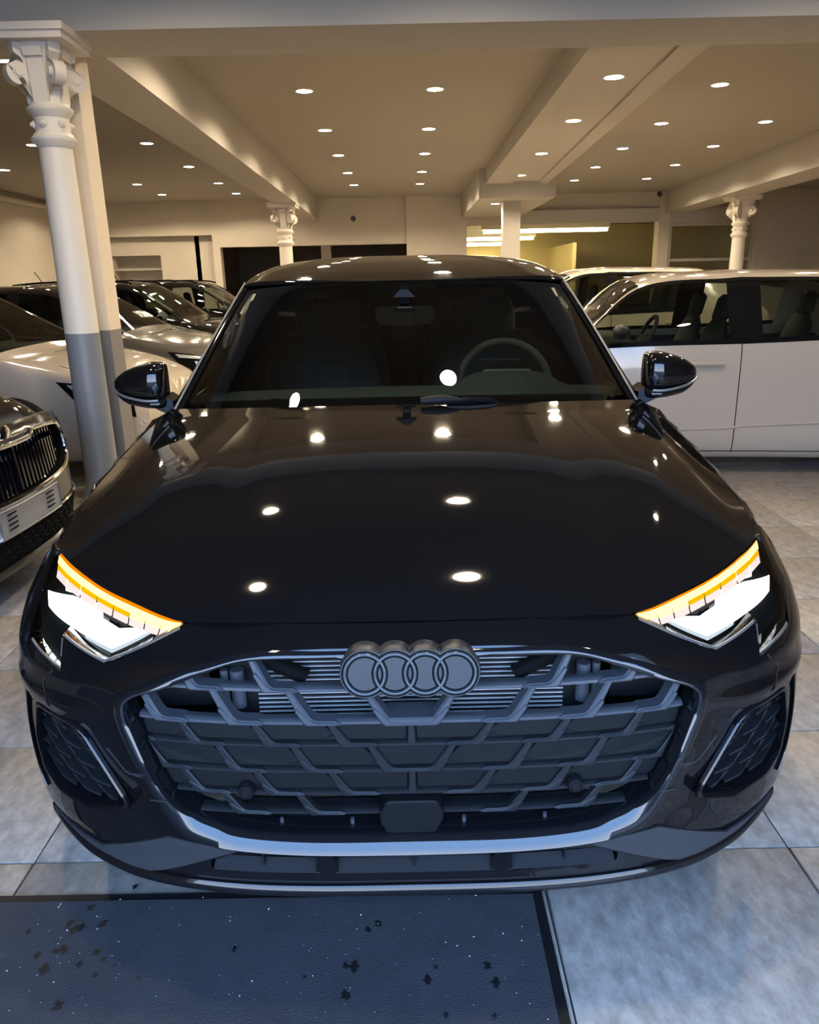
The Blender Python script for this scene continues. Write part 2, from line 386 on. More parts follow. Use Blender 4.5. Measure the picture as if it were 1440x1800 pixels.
# ------------------------------------------------------------------ floor tiles (each a part of the floor) and the rest as stuff
TX = [-.913 + .6 * k for k in range(-9, 14)]; TY = [.288 + .478 * k for k in range(-5, 36)]
tmesh = {}
def tile_mesh(v):
    if v not in tmesh:
        b = MB(); h = [.6 / 2 - .0025, .478 / 2 - .0025]; c = .0025
        b.add([(sx_ * (h[0] - i * c), sy * (h[1] - i * c), z) for z, i in ((-.006, 0), (-.0012, 0), (0, 1)) for sx_, sy in ((-1, -1), (1, -1), (1, 1), (-1, 1))],
              [(8, 9, 10, 11)] + [(a, (a + 1) % 4, 4 + (a + 1) % 4, 4 + a) for a in range(4)] + [(4 + a, 4 + (a + 1) % 4, 8 + (a + 1) % 4, 8 + a) for a in range(4)])
        o = b.build('tile', M['tile'], floor, 80); tmesh[v] = o.data; return o
    o = bpy.data.objects.new('tile', tmesh[v]); COL.objects.link(o); o.parent = floor; return o
far = MB(); nt = 0
for j, y in enumerate(TY):
    for i, x in enumerate(TX):
        cx, cy = x + .3, y + .239
        if not (XL < cx - .3 and cx + .3 < XR and YF < cy - .239): continue
        seen = (-2.6 < cx < 3.0 and -1.2 < cy < 3.3)
        if seen and nt < 295:
            o = tile_mesh(nt % 3); nt += 1
            o.location = (cx, cy, random.uniform(-.0006, .0003)); o.rotation_euler = (0, 0, PI * random.randint(0, 1))
        else: far.box(cx - .2975, cx + .2975, cy - .2365, cy + .2365, -.006, -.0005)
tag(far.build('far_tiles', M['tile'], floor, weld=False), kind='stuff')

# ------------------------------------------------------------------ entrance mat
em = thing('entrance_mat', 'dark rubber entrance mat flecked with white crumbs under the black car nose', 'mat', (0, 0, 0))
mo = [(-2.3, .186), (.276, .172), (.276, -1.9), (-2.3, -1.9)]
mi = offset_poly(mo, .022)
MB().prism(mo, lambda x, y: (x, y, .007), lambda x, y: (x, y, .0005)).build('rubber_border', M['matedge'], em)
b = MB(); q = resample(mi, .4); b.prism(q, lambda x, y: (x, y, .0105), lambda x, y: (x, y, .0069)); b.build('pile', M['mat_'], em)
b = MB()
for k in range(420):
    x = random.uniform(-1.3, .25); y = random.uniform(-.5, .16); r = random.choice((.0006, .0008, .001, .0012, .002)); a = random.uniform(0, 3)
    b.add([(x + r * math.cos(a + q * 1.57) * random.uniform(.6, 1.4), y + r * math.sin(a + q * 1.57), .0108 + (q % 2) * .0003) for q in range(4)] + [(x, y, .012)], [(0, 1, 4), (1, 2, 4), (2, 3, 4), (3, 0, 4)])
tag(b.build('crumbs', M['paper'], em, weld=False), kind='stuff')
b = MB()
for k in range(34):
    if k < 20: x = random.gauss(-.72, .10); y = random.gauss(.02, .09)
    else: x = random.uniform(-.8, .25); y = random.uniform(-.15, .1)
    r = random.uniform(.003, .010); ph = random.uniform(0, 6)
    b.add([(x, y, .0116)] + [(x + r * (1 + .5 * math.sin(3 * q + ph)) * math.cos(q * PI / 6), y + 1.2 * r * (1 + .4 * math.sin(2 * q + ph)) * math.sin(q * PI / 6), .0107) for q in range(12)], [(0, 1 + q, 1 + (q + 1) % 12) for q in range(12)])
tag(b.build('wet_spots', M['matedge'], em, weld=False), kind='stuff')

# ------------------------------------------------------------------ columns
def column(x, y, r, label, detail=True, grey=1.05, ztop=ZB):
    t = thing('cast_iron_column', label, 'column', (x, y, 0), 0, 'cast iron columns')
    k = r / .09; zc = ztop - .07
    z1 = zc - .31 * k; z2 = z1 - .15 * k
    MB().lathe([(r * 1.09, grey), (r, z2 - .03 * k)], 32).build('shaft', M['iron'], t)
    MB().lathe([(0, .0), (r * 1.5, 0), (r * 1.5, .05), (r * 1.25, .10), (r * 1.2, .12), (r * 1.13, .15), (r * 1.095, grey)], 32).build('painted_foot', M['irongrey'], t)
    for zz in (z1, z2):
        MB().lathe([(r, zz - .045 * k), (r * 1.06, zz - .042 * k), (r * 1.12, zz - .03 * k), (r * 1.32, zz - .012 * k), (r * 1.36, zz), (r * 1.36, zz + .008 * k), (r * 1.22, zz + .014 * k), (r * 1.15, zz + .03 * k), (r * .98, zz + .034 * k)], 32).build('collar', M['iron'], t)
    MB().lathe([(r * 1.05, z2 + .03 * k), (r * 1.02, (z1 + z2) / 2), (r * 1.05, z1 - .04 * k)], 32).build('neck', M['iron'], t)
    for q in range(6):
        a = q * PI / 3 - PI / 2 - .1; zz = (z1 + z2) / 2
        b = MB().lathe([(0, .022 * k), (.010 * k, .020 * k), (.013 * k, .012 * k), (.018 * k, .010 * k), (.021 * k, .004 * k), (.022 * k, -.01 * k)], 14)
        o = b.build('rosette', M['iron'], t); o.location = (r * 1.03 * math.cos(a), r * 1.03 * math.sin(a), zz); o.rotation_euler = (0, PI / 2, a)
    # capital: bell, four corner volutes, leaf tablets, abacus
    MB().lathe([(r * 1.0, z1 + .02 * k), (r * .98, z1 + .12 * k), (r * 1.05, z1 + .22 * k), (r * 1.45, zc - .02 * k), (r * 1.5, zc)], 32).build('bell', M['iron'], t)
    for q in range(4):
        a = q * PI / 2 + PI / 4
        # slab shaped like a bracket with a round scroll
        pr = [(.055, 0.02), (.085, .03), (.09, .09), (.10, .095), (.105, .12)]
        sc = [(.155 + .058 * math.cos(u), .165 + .058 * math.sin(u)) for u in [-2.3 + 4.5 * i / 14 for i in range(15)]]
        pr = pr + sc + [(.125, .235), (.165, .262), (.165, .31), (.05, .31)]
        pr = [(p[0] * k, z1 + p[1] * k) for p in pr]
        hw = .030 * k
        b = MB().prism(pr, lambda u, z: (u * math.cos(a) - hw * math.sin(a), u * math.sin(a) + hw * math.cos(a), z), lambda u, z: (u * math.cos(a) + hw * math.sin(a), u * math.sin(a) - hw * math.cos(a), z))
        v = b.build('volute', M['iron'], t)
        for sgn in (-1, 1):
            e = MB().lathe([(0, .018 * k), (.018 * k, .014 * k), (.022 * k, .006 * k), (.028 * k, .004 * k), (.029 * k, -.004 * k)], 14).build('scroll_eye', M['iron'], v)
            e.location = (.155 * k * math.cos(a) - sgn * hw * math.sin(a), .155 * k * math.sin(a) + sgn * hw * math.cos(a), z1 + .165 * k); e.rotation_euler = (PI / 2 * (1 if sgn < 0 else -1), 0, a)
    for q in range(4):
        a = q * PI / 2
        for (u0, u1, hw, za, zb) in ((.075, .100, .042, .03, .235), (.085, .125, .05, .245, .285)):
            b = MB(); cs, sn = math.cos(a), math.sin(a)
            b.add([(u * cs - s_ * hw * k * sn, u * sn + s_ * hw * k * cs, z1 + zz * k) for zz, u in ((za, u0 * k), (za, u1 * k), (zb, u1 * k * 1.12), (zb, u0 * k)) for s_ in (-1, 1)], [(0, 1, 3, 2), (2, 3, 5, 4), (4, 5, 7, 6), (6, 7, 1, 0), (0, 2, 4, 6), (1, 3, 5, 7)])
            b.build('leaf_tablet', M['iron'], t)
    b = MB(); h = .205 * k; b.box(-h, h, -h, h, zc + .035 * k, ztop); b.box(-h * .93, h * .93, -h * .93, h * .93, zc, zc + .035 * k); b.build('abacus', M['iron'], t, weld=False)
    return t
column(-1.935, 3.45, .089, 'near white cast-iron column with grey foot left of the black car')
column(-2.07, 12.85, .112, 'far white cast-iron column behind the black car roof on the left')
column(6.02, 13.2, .112, 'far white cast-iron column behind the white hatchback on the right')
tp = thing('timber_post', 'square painted timber post with grooved side behind the near column', 'post', (-1.97, 3.78, 0))
MB().box(-.085, .03, -.10, .10, 1.05, ZB).box(.03, .042, -.09, .09, 1.05, ZB).box(.042, .115, -.10, .10, 1.05, ZB).build('upper_post', M['wood'], tp, weld=False)
MB().box(-.085, .03, -.10, .10, 0, 1.05).box(.03, .042, -.09, .09, 0, 1.05).box(.042, .115, -.10, .10, 0, 1.05).build('painted_foot', M['woodgrey'], tp, weld=False)

# ------------------------------------------------------------------ ceiling downlights
ring_b = MB().lathe([(.076, -.004), (.088, -.005), (.092, 0), (.092, .004)], 24)
disc_b = MB().lathe([(0, -.0025), (.05, -.0025), (.077, -.002)], 24)
proto = {}
ORD = ['first', 'second', 'third', 'fourth', 'fifth', 'sixth', 'seventh', 'eighth']
rows = [
    ('over the left half of the black bonnet', -1.13, [.68, 2.28], 'before the cross beam', ZC),
    ('over the middle of the black bonnet', .33, [.68, 2.28], 'before the cross beam', ZC),
    ('right of the black bonnet', 2.15, [2.28], 'before the cross beam', ZC),
    ('in the left row of the middle ceiling bay', -.92, [4.95, 6.885, 8.855, 10.755, 12.623, 14.281], 'behind the cross beam', ZC),
    ('in the right row of the middle ceiling bay', .33, [4.95, 6.92, 8.91, 10.765, 12.675, 14.319], 'behind the cross beam', ZC),
    ('in the left bay beside the long beam', [-3.19, -3.19, -3.27, -3.295, -3.324, -3.361], [5.646, 7.283, 9.478, 11.549, 13.61, 15.277], 'behind the near column', ZC),
    ('in the middle row of the left bay', [-4.706, -4.726, -4.765, -4.829], [9.43, 11.524, 13.53, 15.2], 'behind the near column', ZC),
    ('in the left bay by the left wall', -6.12, [11.5, 14.95], 'behind the near column', ZC),
    ('in the left row of the right ceiling bay', [3.07, 3.088, 3.134, 3.167, 3.23, 3.249], [5.0, 6.98, 8.87, 10.68, 12.56, 14.29], 'behind the cross beam', ZC),
    ('in the outer row of the right ceiling bay', [4.37, 4.403, 4.451, 4.537, 4.606], [6.9, 8.9, 10.644, 12.49, 14.26], 'behind the cross beam', ZC),
    ('set in the lowered double beam', [1.72, 1.765, 1.8, 1.839], [5.642, 7.386, 9.481, 11.603], 'behind the cross beam', 2.845),
]
def downlight(x, y, z, label):
    t = thing('ceiling_light', label, 'ceiling light', (x, y, z), 0, 'recessed ceiling downlights')
    for n, b, m in (('trim_ring', ring_b, M['lamptrim']), ('diffuser', disc_b, M['lamp'])):
        if n not in proto: proto[n] = b.build(n, m, t); continue
        c = proto[n].copy(); COL.objects.link(c); c.parent = t
    if 'spot' not in proto:
        sd_ = bpy.data.lights.new('downlight_beam', 'SPOT'); sd_.energy = 68; sd_.spot_size = math.radians(154); sd_.spot_blend = .30; sd_.shadow_soft_size = .06; sd_.color = (1.0, .82, .58); proto['spot'] = sd_
        s2_ = sd_.copy(); s2_.energy = 36; proto['spot_front'] = s2_
    q = bpy.data.objects.new('downlight_beam', proto['spot' if y > 4 else 'spot_front']); COL.objects.link(q); q.parent = t; q.location = (0, 0, -.012)
for nm, X, Y, wh, z in rows:
    for k, y in enumerate(Y):
        x = X[k] if isinstance(X, list) else X
        downlight(x, y, z, f'downlight {nm}, {ORD[k]} {wh}')
downlight(1.66, 13.4, 2.60, 'round downlight under the deep beam end beside the square post')

# security cameras
for x, y, z, lab, rz in ((-1.09, YB, 2.62, 'small black security camera on the back wall above the black car roof', 0), (5.60, YB - .1, 2.98, 'small black security camera in the ceiling corner by the right beam', -.4)):
    t = thing('security_camera', lab, 'camera', (x, y, z), rz)
    MB().box(-.03, .03, -.10, 0, .03, .06).build('bracket', M['lamptrim'], t)
    MB().lathe([(0, -.30), (.05, -.30), (.055, -.12), (.04, -.10), (0, -.10)], 14, axis='Y').build('housing', M['camera_'], t)

# ================================================================== the black hatchback
CAR = thing('car', 'glossy black hatchback with lit amber and white headlights facing the viewer', 'car', (-.005, 0, 0))
GA, GB, GN = .905, .62, 3.0
GP = [(.14, .034), (.17, .026), (.2, .022), (.25, .012), (.4, .002), (.5, .008), (.6, .022), (.65, .033), (.68, .05), (.705, .085), (.77, .17), (.85, .27)]
def plan(x):
    r = min(abs(x) / GA, .99995); return GB * (1 - (1 - r**GN) ** (1 / GN))
# arc length along the plan curve
AL = [(0, 0)]; _x, _y = 0, 0
for k in range(1, 401):
    r = math.sin(k / 400 * PI / 2); x = GA * r * .99995; y = plan(x); AL.append((AL[-1][0] + math.hypot(x - _x, y - _y), x)); _x, _y = x, y
LA = [(x, p) for p, x in AL]
def x_of(p): return math.copysign(interp(AL, abs(p)), p)
def p_of(x): return math.copysign(interp(LA, abs(x)), x)
def tuck(z): return 1 - .5 * max(0, .25 - z) ** 1.2 - .15 * max(0, z - .58) ** 1.05
def untuck(L): return [(x / tuck(z), z) for x, z in L]
def dy_of(x, z):
    ax = abs(x); q = max(0, min(1, (ax - .16) / .26)); r = max(0, min(1, (z - .55) / .06)); sh = .028 * q * q * (3 - 2 * q) * r * r * (3 - 2 * r)
    return smooth(GP, z + sh) + .15 * max(0, z - .55) * (x / .8) ** 2
def Fp(p, z, off=0.0):
    x = x_of(p); y = plan(x) + dy_of(x, z) + off
    return (x * tuck(z), y, z)
def Fx(x, z, off=0.0):
    return (x * tuck(z), plan(x) + dy_of(x, z) + off, z)
PE = p_of(.9015)      # end of the front skin (about 0.5 m back)

FR_OUT = [(0, .250), (.2, .252), (.335, .259), (.393, .268), (.455, .295), (.495, .372), (.545, .478), (.560, .566), (.48, .607), (.393, .638), (.285, .664), (.15, .668), (0, .668)]
FR_IN = [(0, .287), (.2, .288), (.338, .297), (.386, .312), (.432, .335), (.474, .392), (.515, .493), (.530, .563), (.46, .592), (.385, .622), (.300, .648), (.15, .656), (0, .657)]
LAMP_LOW = [(.440, .6865), (.496, .666), (.566, .632), (.588, .623), (.688, .646), (.699, .648), (.686, .593), (.79, .617), (.805, .667)]
LAMP_TOP = [(.810, .743), (.721, .732), (.628, .7165), (.552, .705), (.483, .6935), (.441, .688)]
INLET = [(.765, .505), (.646, .492), (.551, .330), (.655, .300), (.735, .312), (.775, .345), (.785, .42)]
SPTOP = [(0, .248), (.30, .253), (.385, .258), (.485, .272), (.575, .235), (.66, .200), (.74, .212), (.80, .232)]
def sym(half, close=True):
    """half outline (right side, from centre to centre) -> full symmetric loop"""
    l = [(-x, z) for x, z in half[::-1] if x > 1e-6]
    return half + l
def toP(poly): return [(p_of(x), z) for x, z in poly]
mir = lambda poly: [(-x, z) for x, z in poly][::-1]

# --- bumper cover: outer outline from the centre top round the lamp to the side and back along the spoiler
top = [(0, .703), (.2, .7025), (.40, .700)] + LAMP_LOW + [(.813, .743)]
half = [(p_of(x), z) for x, z in top] + [(p_of(.842), .745), (p_of(.888), .66), (PE, .64), (PE, .235)] + [(p_of(x), z) for x, z in SPTOP[::-1]]
full = half + [(-p, z) for p, z in half[::-1] if abs(p) > 1e-6]
full = [q for i, q in enumerate(full) if math.hypot(q[0] - full[i - 1][0], q[1] - full[i - 1][1]) > 1e-5]
# depth relief of the bumper: blade-like edges round the side inlets and the frame
def relief(x, z):
    ax = abs(x); r = 0.0
    # hollow between grille frame and side inlet
    d = (ax - lerp(.53, .60, max(0, min(1, (z - .3) / .25)))) / .055
    if .24 < z < .60: r += .014 * math.exp(-d * d) * min(1, (z - .24) / .06) * min(1, (.60 - z) / .08)
    # shoulder under the lamp
    e = (z - (.575 + .06 * (ax - .5))) / .03
    if ax > .45: r -= .008 * math.exp(-e * e) * min(1, (ax - .45) / .1)
    g = (z - (.525 + .05 * max(0, .66 - ax))) / .018
    if ax > .52: r -= .012 * math.exp(-g * g) * min(1, (ax - .52) / .10)
    return r
def Bump(p, z): return (lambda q: (q[0], q[1] + relief(q[0], z), q[2]))(Fp(p, z))
frame_hole = toP(sym(FR_OUT)); inl = roundpoly(toP(INLET), .18, 3)
bumper = skin('bumper', full, [frame_hole, inl, mir(inl)], Bump, .022, M['paint'], CAR, lip=.03)
# fixed shutlines and the tow-eye cover on the bumper
def ribbon(name, pts, wd, f, m, parent, off=-.0012, th=.002):
    """thin raised strip along a path given in surface coordinates"""
    b = MB(); rows_ = []
    n = len(pts)
    for i, (a, c) in enumerate(pts):
        q0 = pts[max(0, i - 1)]; q1 = pts[min(n - 1, i + 1)]; dx, dz = q1[0] - q0[0], q1[1] - q0[1]; l = math.hypot(dx, dz) or 1
        nx, nz = -dz / l * wd / 2, dx / l * wd / 2
        A = Vector(f(a + nx, c + nz)); B = Vector(f(a - nx, c - nz)); o = Vector((0, off, 0))
        rows_.append([A + Vector((0, th, 0)), A + o, B + o, B + Vector((0, th, 0))])
    b.grid(rows_); return b.build(name, m, parent, 60)
for s in (1, -1):
    pts = [(s * p_of(x), z) for x, z in [(.705, .592), (.735, .56), (.725, .52), (.70, .505)]]
    ribbon('tow_eye_seam', pts, .0035, Bump, M['skirt'], bumper)
    pts = [(s * p_of(x), z) for x, z in [(.595, .45), (.56, .405), (.535, .40), (.52, .402)]]
    ribbon('bumper_seam', pts, .003, Bump, M['skirt'], bumper)

# --- grille frame: glossy band between two outlines
def band(name, outer, inner, prof, m, parent, step=.02, closed=True):
    """band between two closed outlines of equal length; prof = [(t, depth)]"""
    n = len(outer); P = []
    for i in range(n + 1 if closed else n):
        a, c = outer[i % n], inner[i % n]
        k_ = max(0, min(1, (.40 - (a[1] + c[1]) / 2) / .12)); k_ = k_ * k_ * (3 - 2 * k_)
        k2 = 1 - .75 * max(0, min(1, ((a[1] + c[1]) / 2 - .575) / .05))
        P.append([Fx(lerp(a[0], c[0], t), lerp(a[1], c[1], t), lerp(d * (k2 if d < 0 else 1), e, k_)) for t, d, e in prof])
    b = MB().grid(P); return b.build(name, m, parent, 50)
def densify(A, B, k=6):
    """same-parameter smooth resampling of two matching open half outlines"""
    ra, rb_ = [], []
    for i in range((len(A) - 1) * k + 1):
        t = i / k; ra.append(tuple(crom(A, t))); rb_.append(tuple(crom(B, t)))
    return ra, rb_
fo, fi = densify(FR_OUT, FR_IN)
fo, fi = sym(fo), sym(fi)
gf = band('grille_frame', fo, fi, [(-.03, .03, .035), (-.02, .0, -.004), (.06, -.010, -.014), (.18, -.0150, -.0165), (.5, -.0185, -.010), (.8, -.0155, .001), (.94, -.008, .009), (1.0, .006, .018), (1.02, .05, .07)], M['frame'], CAR)
for s in (1, -1):
    for (xa, za, xb, zb) in ((.545, .425, .497, .427), (.505, .372, .463, .374)):
        ribbon('frame_joint', [(s * lerp(xa, xb, q), lerp(za, zb, q)) for q in (.1, .5, .9)], .002, lambda x, z: Fx(x, z, -.0165), M['skirt'], gf)

# --- grille interior
GO = .022
GR = thing('grille', None, None); GR.parent = CAR
back = offset_poly(sym(FR_IN), -.01)
back = skin('radiator_bay', toP(resample(back, .05)), [], lambda p, z: Fp(p, z, .20), .06, M['dark'], GR)
Q = lambda o: (lambda x, z: Fx(x, z, GO + o))
def plate(name, poly, m, parent, front, deep, bev, f=None):
    """polygon plate with a bevelled rim, following the bumper curve"""
    f = f or Q
    inn = offset_poly(poly, bev); n = len(poly)
    V = [f(front)(*p) for p in inn] + [f(front + bev)(*p) for p in poly] + [f(deep)(*p) for p in poly]
    F = [tuple(range(n))] + [(i, (i + 1) % n, n + (i + 1) % n, n + i) for i in range(n)] + [(n + i, n + (i + 1) % n, 2 * n + (i + 1) % n, 2 * n + i) for i in range(n)]
    me = bpy.data.meshes.new(name); me.from_pydata(V, [], F); bm = bmesh.new(); bm.from_mesh(me)
    bmesh.ops.triangulate(bm, faces=[x for x in bm.faces if len(x.verts) > 4], ngon_method='EAR_CLIP'); bmesh.ops.recalc_face_normals(bm, faces=bm.faces)
    bm.to_mesh(me); bm.free()
    return link(name, me, m, parent)
clipP = [(x * .995, z) for x, z in sym(FR_IN)]
ROWZ = [.657, .588, .525, .478, .424, .374, .328]
ODD = [.133, .277, .42, .56]; EVEN = [.055, .200, .345, .490]
SL = [.030, .030, .022, .025, .023, .020]
half_w = lambda z: interp(sorted([(z_, x_) for x_, z_ in FR_IN if x_ > .43], key=lambda q: q[0]), z) if .336 < z < .6 else interp([(.287, .2), (.297, .338), (.312, .386), (.335, .432)], z) if z <= .336 else interp([(.592, .46), (.622, .385), (.648, .30), (.657, .0)], z)
for k in range(1, 7):
    z = ROWZ[k]; W = half_w(z) - .002; op = k in (1, 2); h = .0046 if op else .0040
    pr = [(h * .6, .026), (h * 1.1, .012), (h, .004), (h * .4, 0), (-h * .7, 0), (-h, .004), (-h, .026)]
    P = []
    n = 60
    for i in range(n + 1):
        x = lerp(-W, W, i / n); P.append([Fx(x, z + dz, GO + d + (0 if op else .003)) for dz, d in pr])
    MB().grid(P).build('grille_bar', M['matte' if op else 'matteshade'], GR, 30)
def blade(k, x0, s):
    """slanted post with a pad-like foot; x0 = inner foot position, s = side"""
    zb, zt = ROWZ[k + 1], ROWZ[k]; H = zt - zb; dx = SL[k]; wd = .0125 if k < 2 else .0105
    L = .070 if k < 2 else .072
    pl = [(dx + .0068, H + .002), (dx - .0068, H + .002), (-.0125, .0125), (-.019, .0068), (-.027, .0055), (-L + .012, .0052), (-L, .0005), (-L + .004, -.0045), (-.004, -.0048), (.0015, -.001)]
    # pl runs with x measured outwards from the foot; the foot points to the centre
    poly = [(s * (x0 + a), zb + c) for a, c in pl]
    poly = clip_convex(poly, clipP)
    if len(poly) < 3 or area(poly) < 6e-5: return
    up = k < 2
    mm = M['matte' if up else 'matteshade']; o = plate('grille_blade', poly, mm, GR, -.006 if up else -.001, .026 if up else .016, .0035 if up else .0025)
    pad = [(dx * .42 + .0035, H * .42), (-.001, .0025), (-.007, -.0018), (-L + .009, -.0018), (-L + .005, .0004), (-L + .016, .0030), (-.028, .0032), (-.017, .0055), (-.009, .0115), (dx * .5 - .0035, H * .50)]
    pad = clip_convex([(s * (x0 + a), zb + c) for a, c in pad], [(x * .985, z) for x, z in clipP])
    if len(pad) > 3 and area(pad) > 1.2e-4: plate('blade_pad', pad, mm, o, -.0085 if up else -.003, .004, .0018)
for k in range(6):
    for s in (1, -1):
        for x0 in (ODD if k % 2 == 0 else EVEN):
            if k == 0 and x0 < .2: continue
            if k == 5 and x0 < .1: continue
            blade(k, x0, s)
# V-shaped centre bridge of row two and centre posts
plate('grille_blade', [(-.058, .527), (-.048, .519), (.048, .519), (.058, .527), (.045, .536), (-.045, .536)], M['matte'], GR, -.007, .05, .003)
for k in (2, 4):
    plate('grille_post', [(-.008, ROWZ[k + 1] + .002), (.008, ROWZ[k + 1] + .002), (.0062, ROWZ[k] - .002), (-.0062, ROWZ[k] - .002)], M['matteshade'], GR, .0005, .016, .002)
# closed cells of rows three to five
for k in (2, 3, 4):
    zt, zb = ROWZ[k] - .0068, ROWZ[k + 1] + .0085; dx = SL[k]
    feet = (ODD if k % 2 == 0 else EVEN)
    cells = []
    for s in (1, -1):
        if k % 2 == 0: cells.append([(s * .0095, zb), (s * (feet[0] - .012), zb), (s * (feet[0] + dx - .008), zt), (s * .0080, zt)])
        for a, c in zip(feet, feet[1:] + [feet[-1] + .145]):
            cells.append([(s * (a + .010), zb + .012), (s * (a + .034), zb), (s * (c - .012), zb), (s * (c + dx - .008), zt), (s * (a + dx + .014), zt)])
    if k % 2: cells.append([(-feet[0] + .012, zb), (feet[0] - .012, zb), (feet[0] + dx - .008, zt), (-feet[0] - dx + .008, zt)])
    for c in cells:
        c = clip_convex(c, clipP)
        if len(c) > 2 and area(c) > 1e-4:
            # long cells follow the curve: split their edges
            c = resample(c, .03)
            plate('grille_panel', c, M['panel'], GR, .008, .016, .0015)
# solid backing of the closed rows
P = []
for i in range(41):
    row = []
    for z in (.526, .48, .43, .374):
        W = half_w(z); row.append(Fx(lerp(-W, W, i / 40), z, GO + .015))
    P.append(row)
MB().grid(P).build('grille_backing', M['panel'], GR)
# lower open row: louvres
for z, o in ((.352, .045), (.312, .03), (.300, .05)):
    W = half_w(z) - .01; P = []
    for i in range(41):
        x = lerp(-W, W, i / 40); P.append([Fx(x, z + a, GO + o + d) for a, d in ((.006, .03), (.003, .002), (0, 0), (-.003, .002), (-.003, .03))])
    MB().grid(P).build('louvre', M['matteshade'], GR, 30)
for x in (-.26, -.12, .10, .26):
    MB().tube([Fx(x, .30, GO + .02), Fx(x, .283, GO + .02)], .004, 8).build('clip_pin', M['matte'], GR)
# radiator with its fins behind the open rows
P = MB().box(-.36, .36, .125, .14, .44, .66); P.build('radiator', M['panel'], GR)
for i in range(17):
    z = .478 + i * .0098
    MB().box(-.30, .30, .121, .126, z, z + .0018).build('radiator_fin', M['alu'], GR)
for s in (1, -1):
    MB().tube([(s * .335, .11, .52), (s * .335, .11, .60)], .014, 10).build('coolant_pipe', M['matte'], GR)
    MB().tube([(s * .36, .11, .52), (s * .36, .11, .60)], .008, 10).build('coolant_pipe', M['matte'], GR)
    MB().box(min(s * .40, s * .54), max(s * .40, s * .54), .15, .19, .50, .62).build('air_duct', M['panel'], GR)
    MB().tube([(s * .20, .10, .585), (s * .33, .10, .655)], .016, 8).build('bonnet_strut', M['dark'], GR)
    MB().tube([Fx(s * .475, .565, .055), Fx(s * .475, .585, .06)], .012, 10).build('hook', M['matte'], GR)
# sensor discs and radar cover
for x, z in ((-.318, .385), (.310, .386)):
    o = MB().lathe([(.0, -.0075), (.0085, -.0075), (.0095, -.006), (.0105, -.0078), (.0135, -.0075), (.0155, -.004), (.0158, .01)], 24, axis='Y').build('parking_sensor', M['panel'], GR); o.location = Fx(x, z, GO - .006)
plate('radar_cover', roundpoly([(-.052, .287), (.042, .287), (.058, .318), (.058, .338), (.046, .364), (-.050, .364), (-.064, .335), (-.064, .315)], .15, 2), M['panel'], GR, -.012, .05, .003)

# --- emblem: four interlocked rings on a solid plate
EM = thing('emblem', None, None); EM.parent = CAR
EC = (0.0, -.002, .646); EM.location = EC; EM.rotation_euler = (math.radians(-12), 0, 0)
SP, RO_, RI_ = .0535, .0393, .0318
def union_outline(r, n=26):
    pts = []
    cs = [(i - 1.5) * SP for i in range(4)]
    th = math.acos(SP / 2 / r)
    for i, c in enumerate(cs):                 # top arcs left to right
        a0 = PI if i == 0 else PI - th; a1 = 0 if i == 3 else th
        pts += [(c + r * math.cos(lerp(a0, a1, k / n)), r * math.sin(lerp(a0, a1, k / n))) for k in range(n + 1)]
    for i in (3, 2, 1, 0):
        c = cs[i]; a0 = 0 if i == 3 else -th; a1 = -PI if i == 0 else -PI + th
        pts += [(c + r * math.cos(lerp(a0, a1, k / n)), r * math.sin(lerp(a0, a1, k / n))) for k in range(n + 1)]
    out = []
    for p in pts:
        if not out or math.hypot(p[0] - out[-1][0], p[1] - out[-1][1]) > 1e-5: out.append(p)
    if math.hypot(out[0][0] - out[-1][0], out[0][1] - out[-1][1]) < 1e-5: out.pop()
    return out
uo = union_outline(.0452)
n = len(uo); ui = [(p[0] * .988, p[1] * .955) for p in uo]
V = [(x, -.004, z) for x, z in ui] + [(x, 0.0, z) for x, z in uo] + [(x * 1.0, .030, z * 1.03) for x, z in uo] + [(x * 1.03, .062, z * 1.06) for x, z in uo]
F = [tuple(range(n))] + [(j * n + i, j * n + (i + 1) % n, (j + 1) * n + (i + 1) % n, (j + 1) * n + i) for j in range(3) for i in range(n)]
mk('emblem_plate', V, F, M['emblem'], EM, 30)
for i in range(4):
    c = (i - 1.5) * SP
    # grooves either side of each ring, the ring itself proud
    o = MB().lathe([(RI_ - .0022, -.0043), (RO_ + .0022, -.0043)], 48, (c, 0, 0), 'Y'); o.build('ring_groove', M['dark'], EM)
    MB().lathe([(RI_, -.0036), (RI_ + .0009, -.0072), (RI_ + .0028, -.0086), (RO_ - .0028, -.0086), (RO_ - .0009, -.0072), (RO_, -.0036)], 48, (c, 0, 0), 'Y').build('ring', M['ring'], EM, 60)
for c in (0, SP):
    MB().lathe([(0, -.004), (.002, -.004), (.0035, -.002), (.0042, 0), (.0035, .002), (.002, .004), (0, .004)], 12, (c, .010, .0405), 'Y').build('water_drop', M['gloss'], EM)

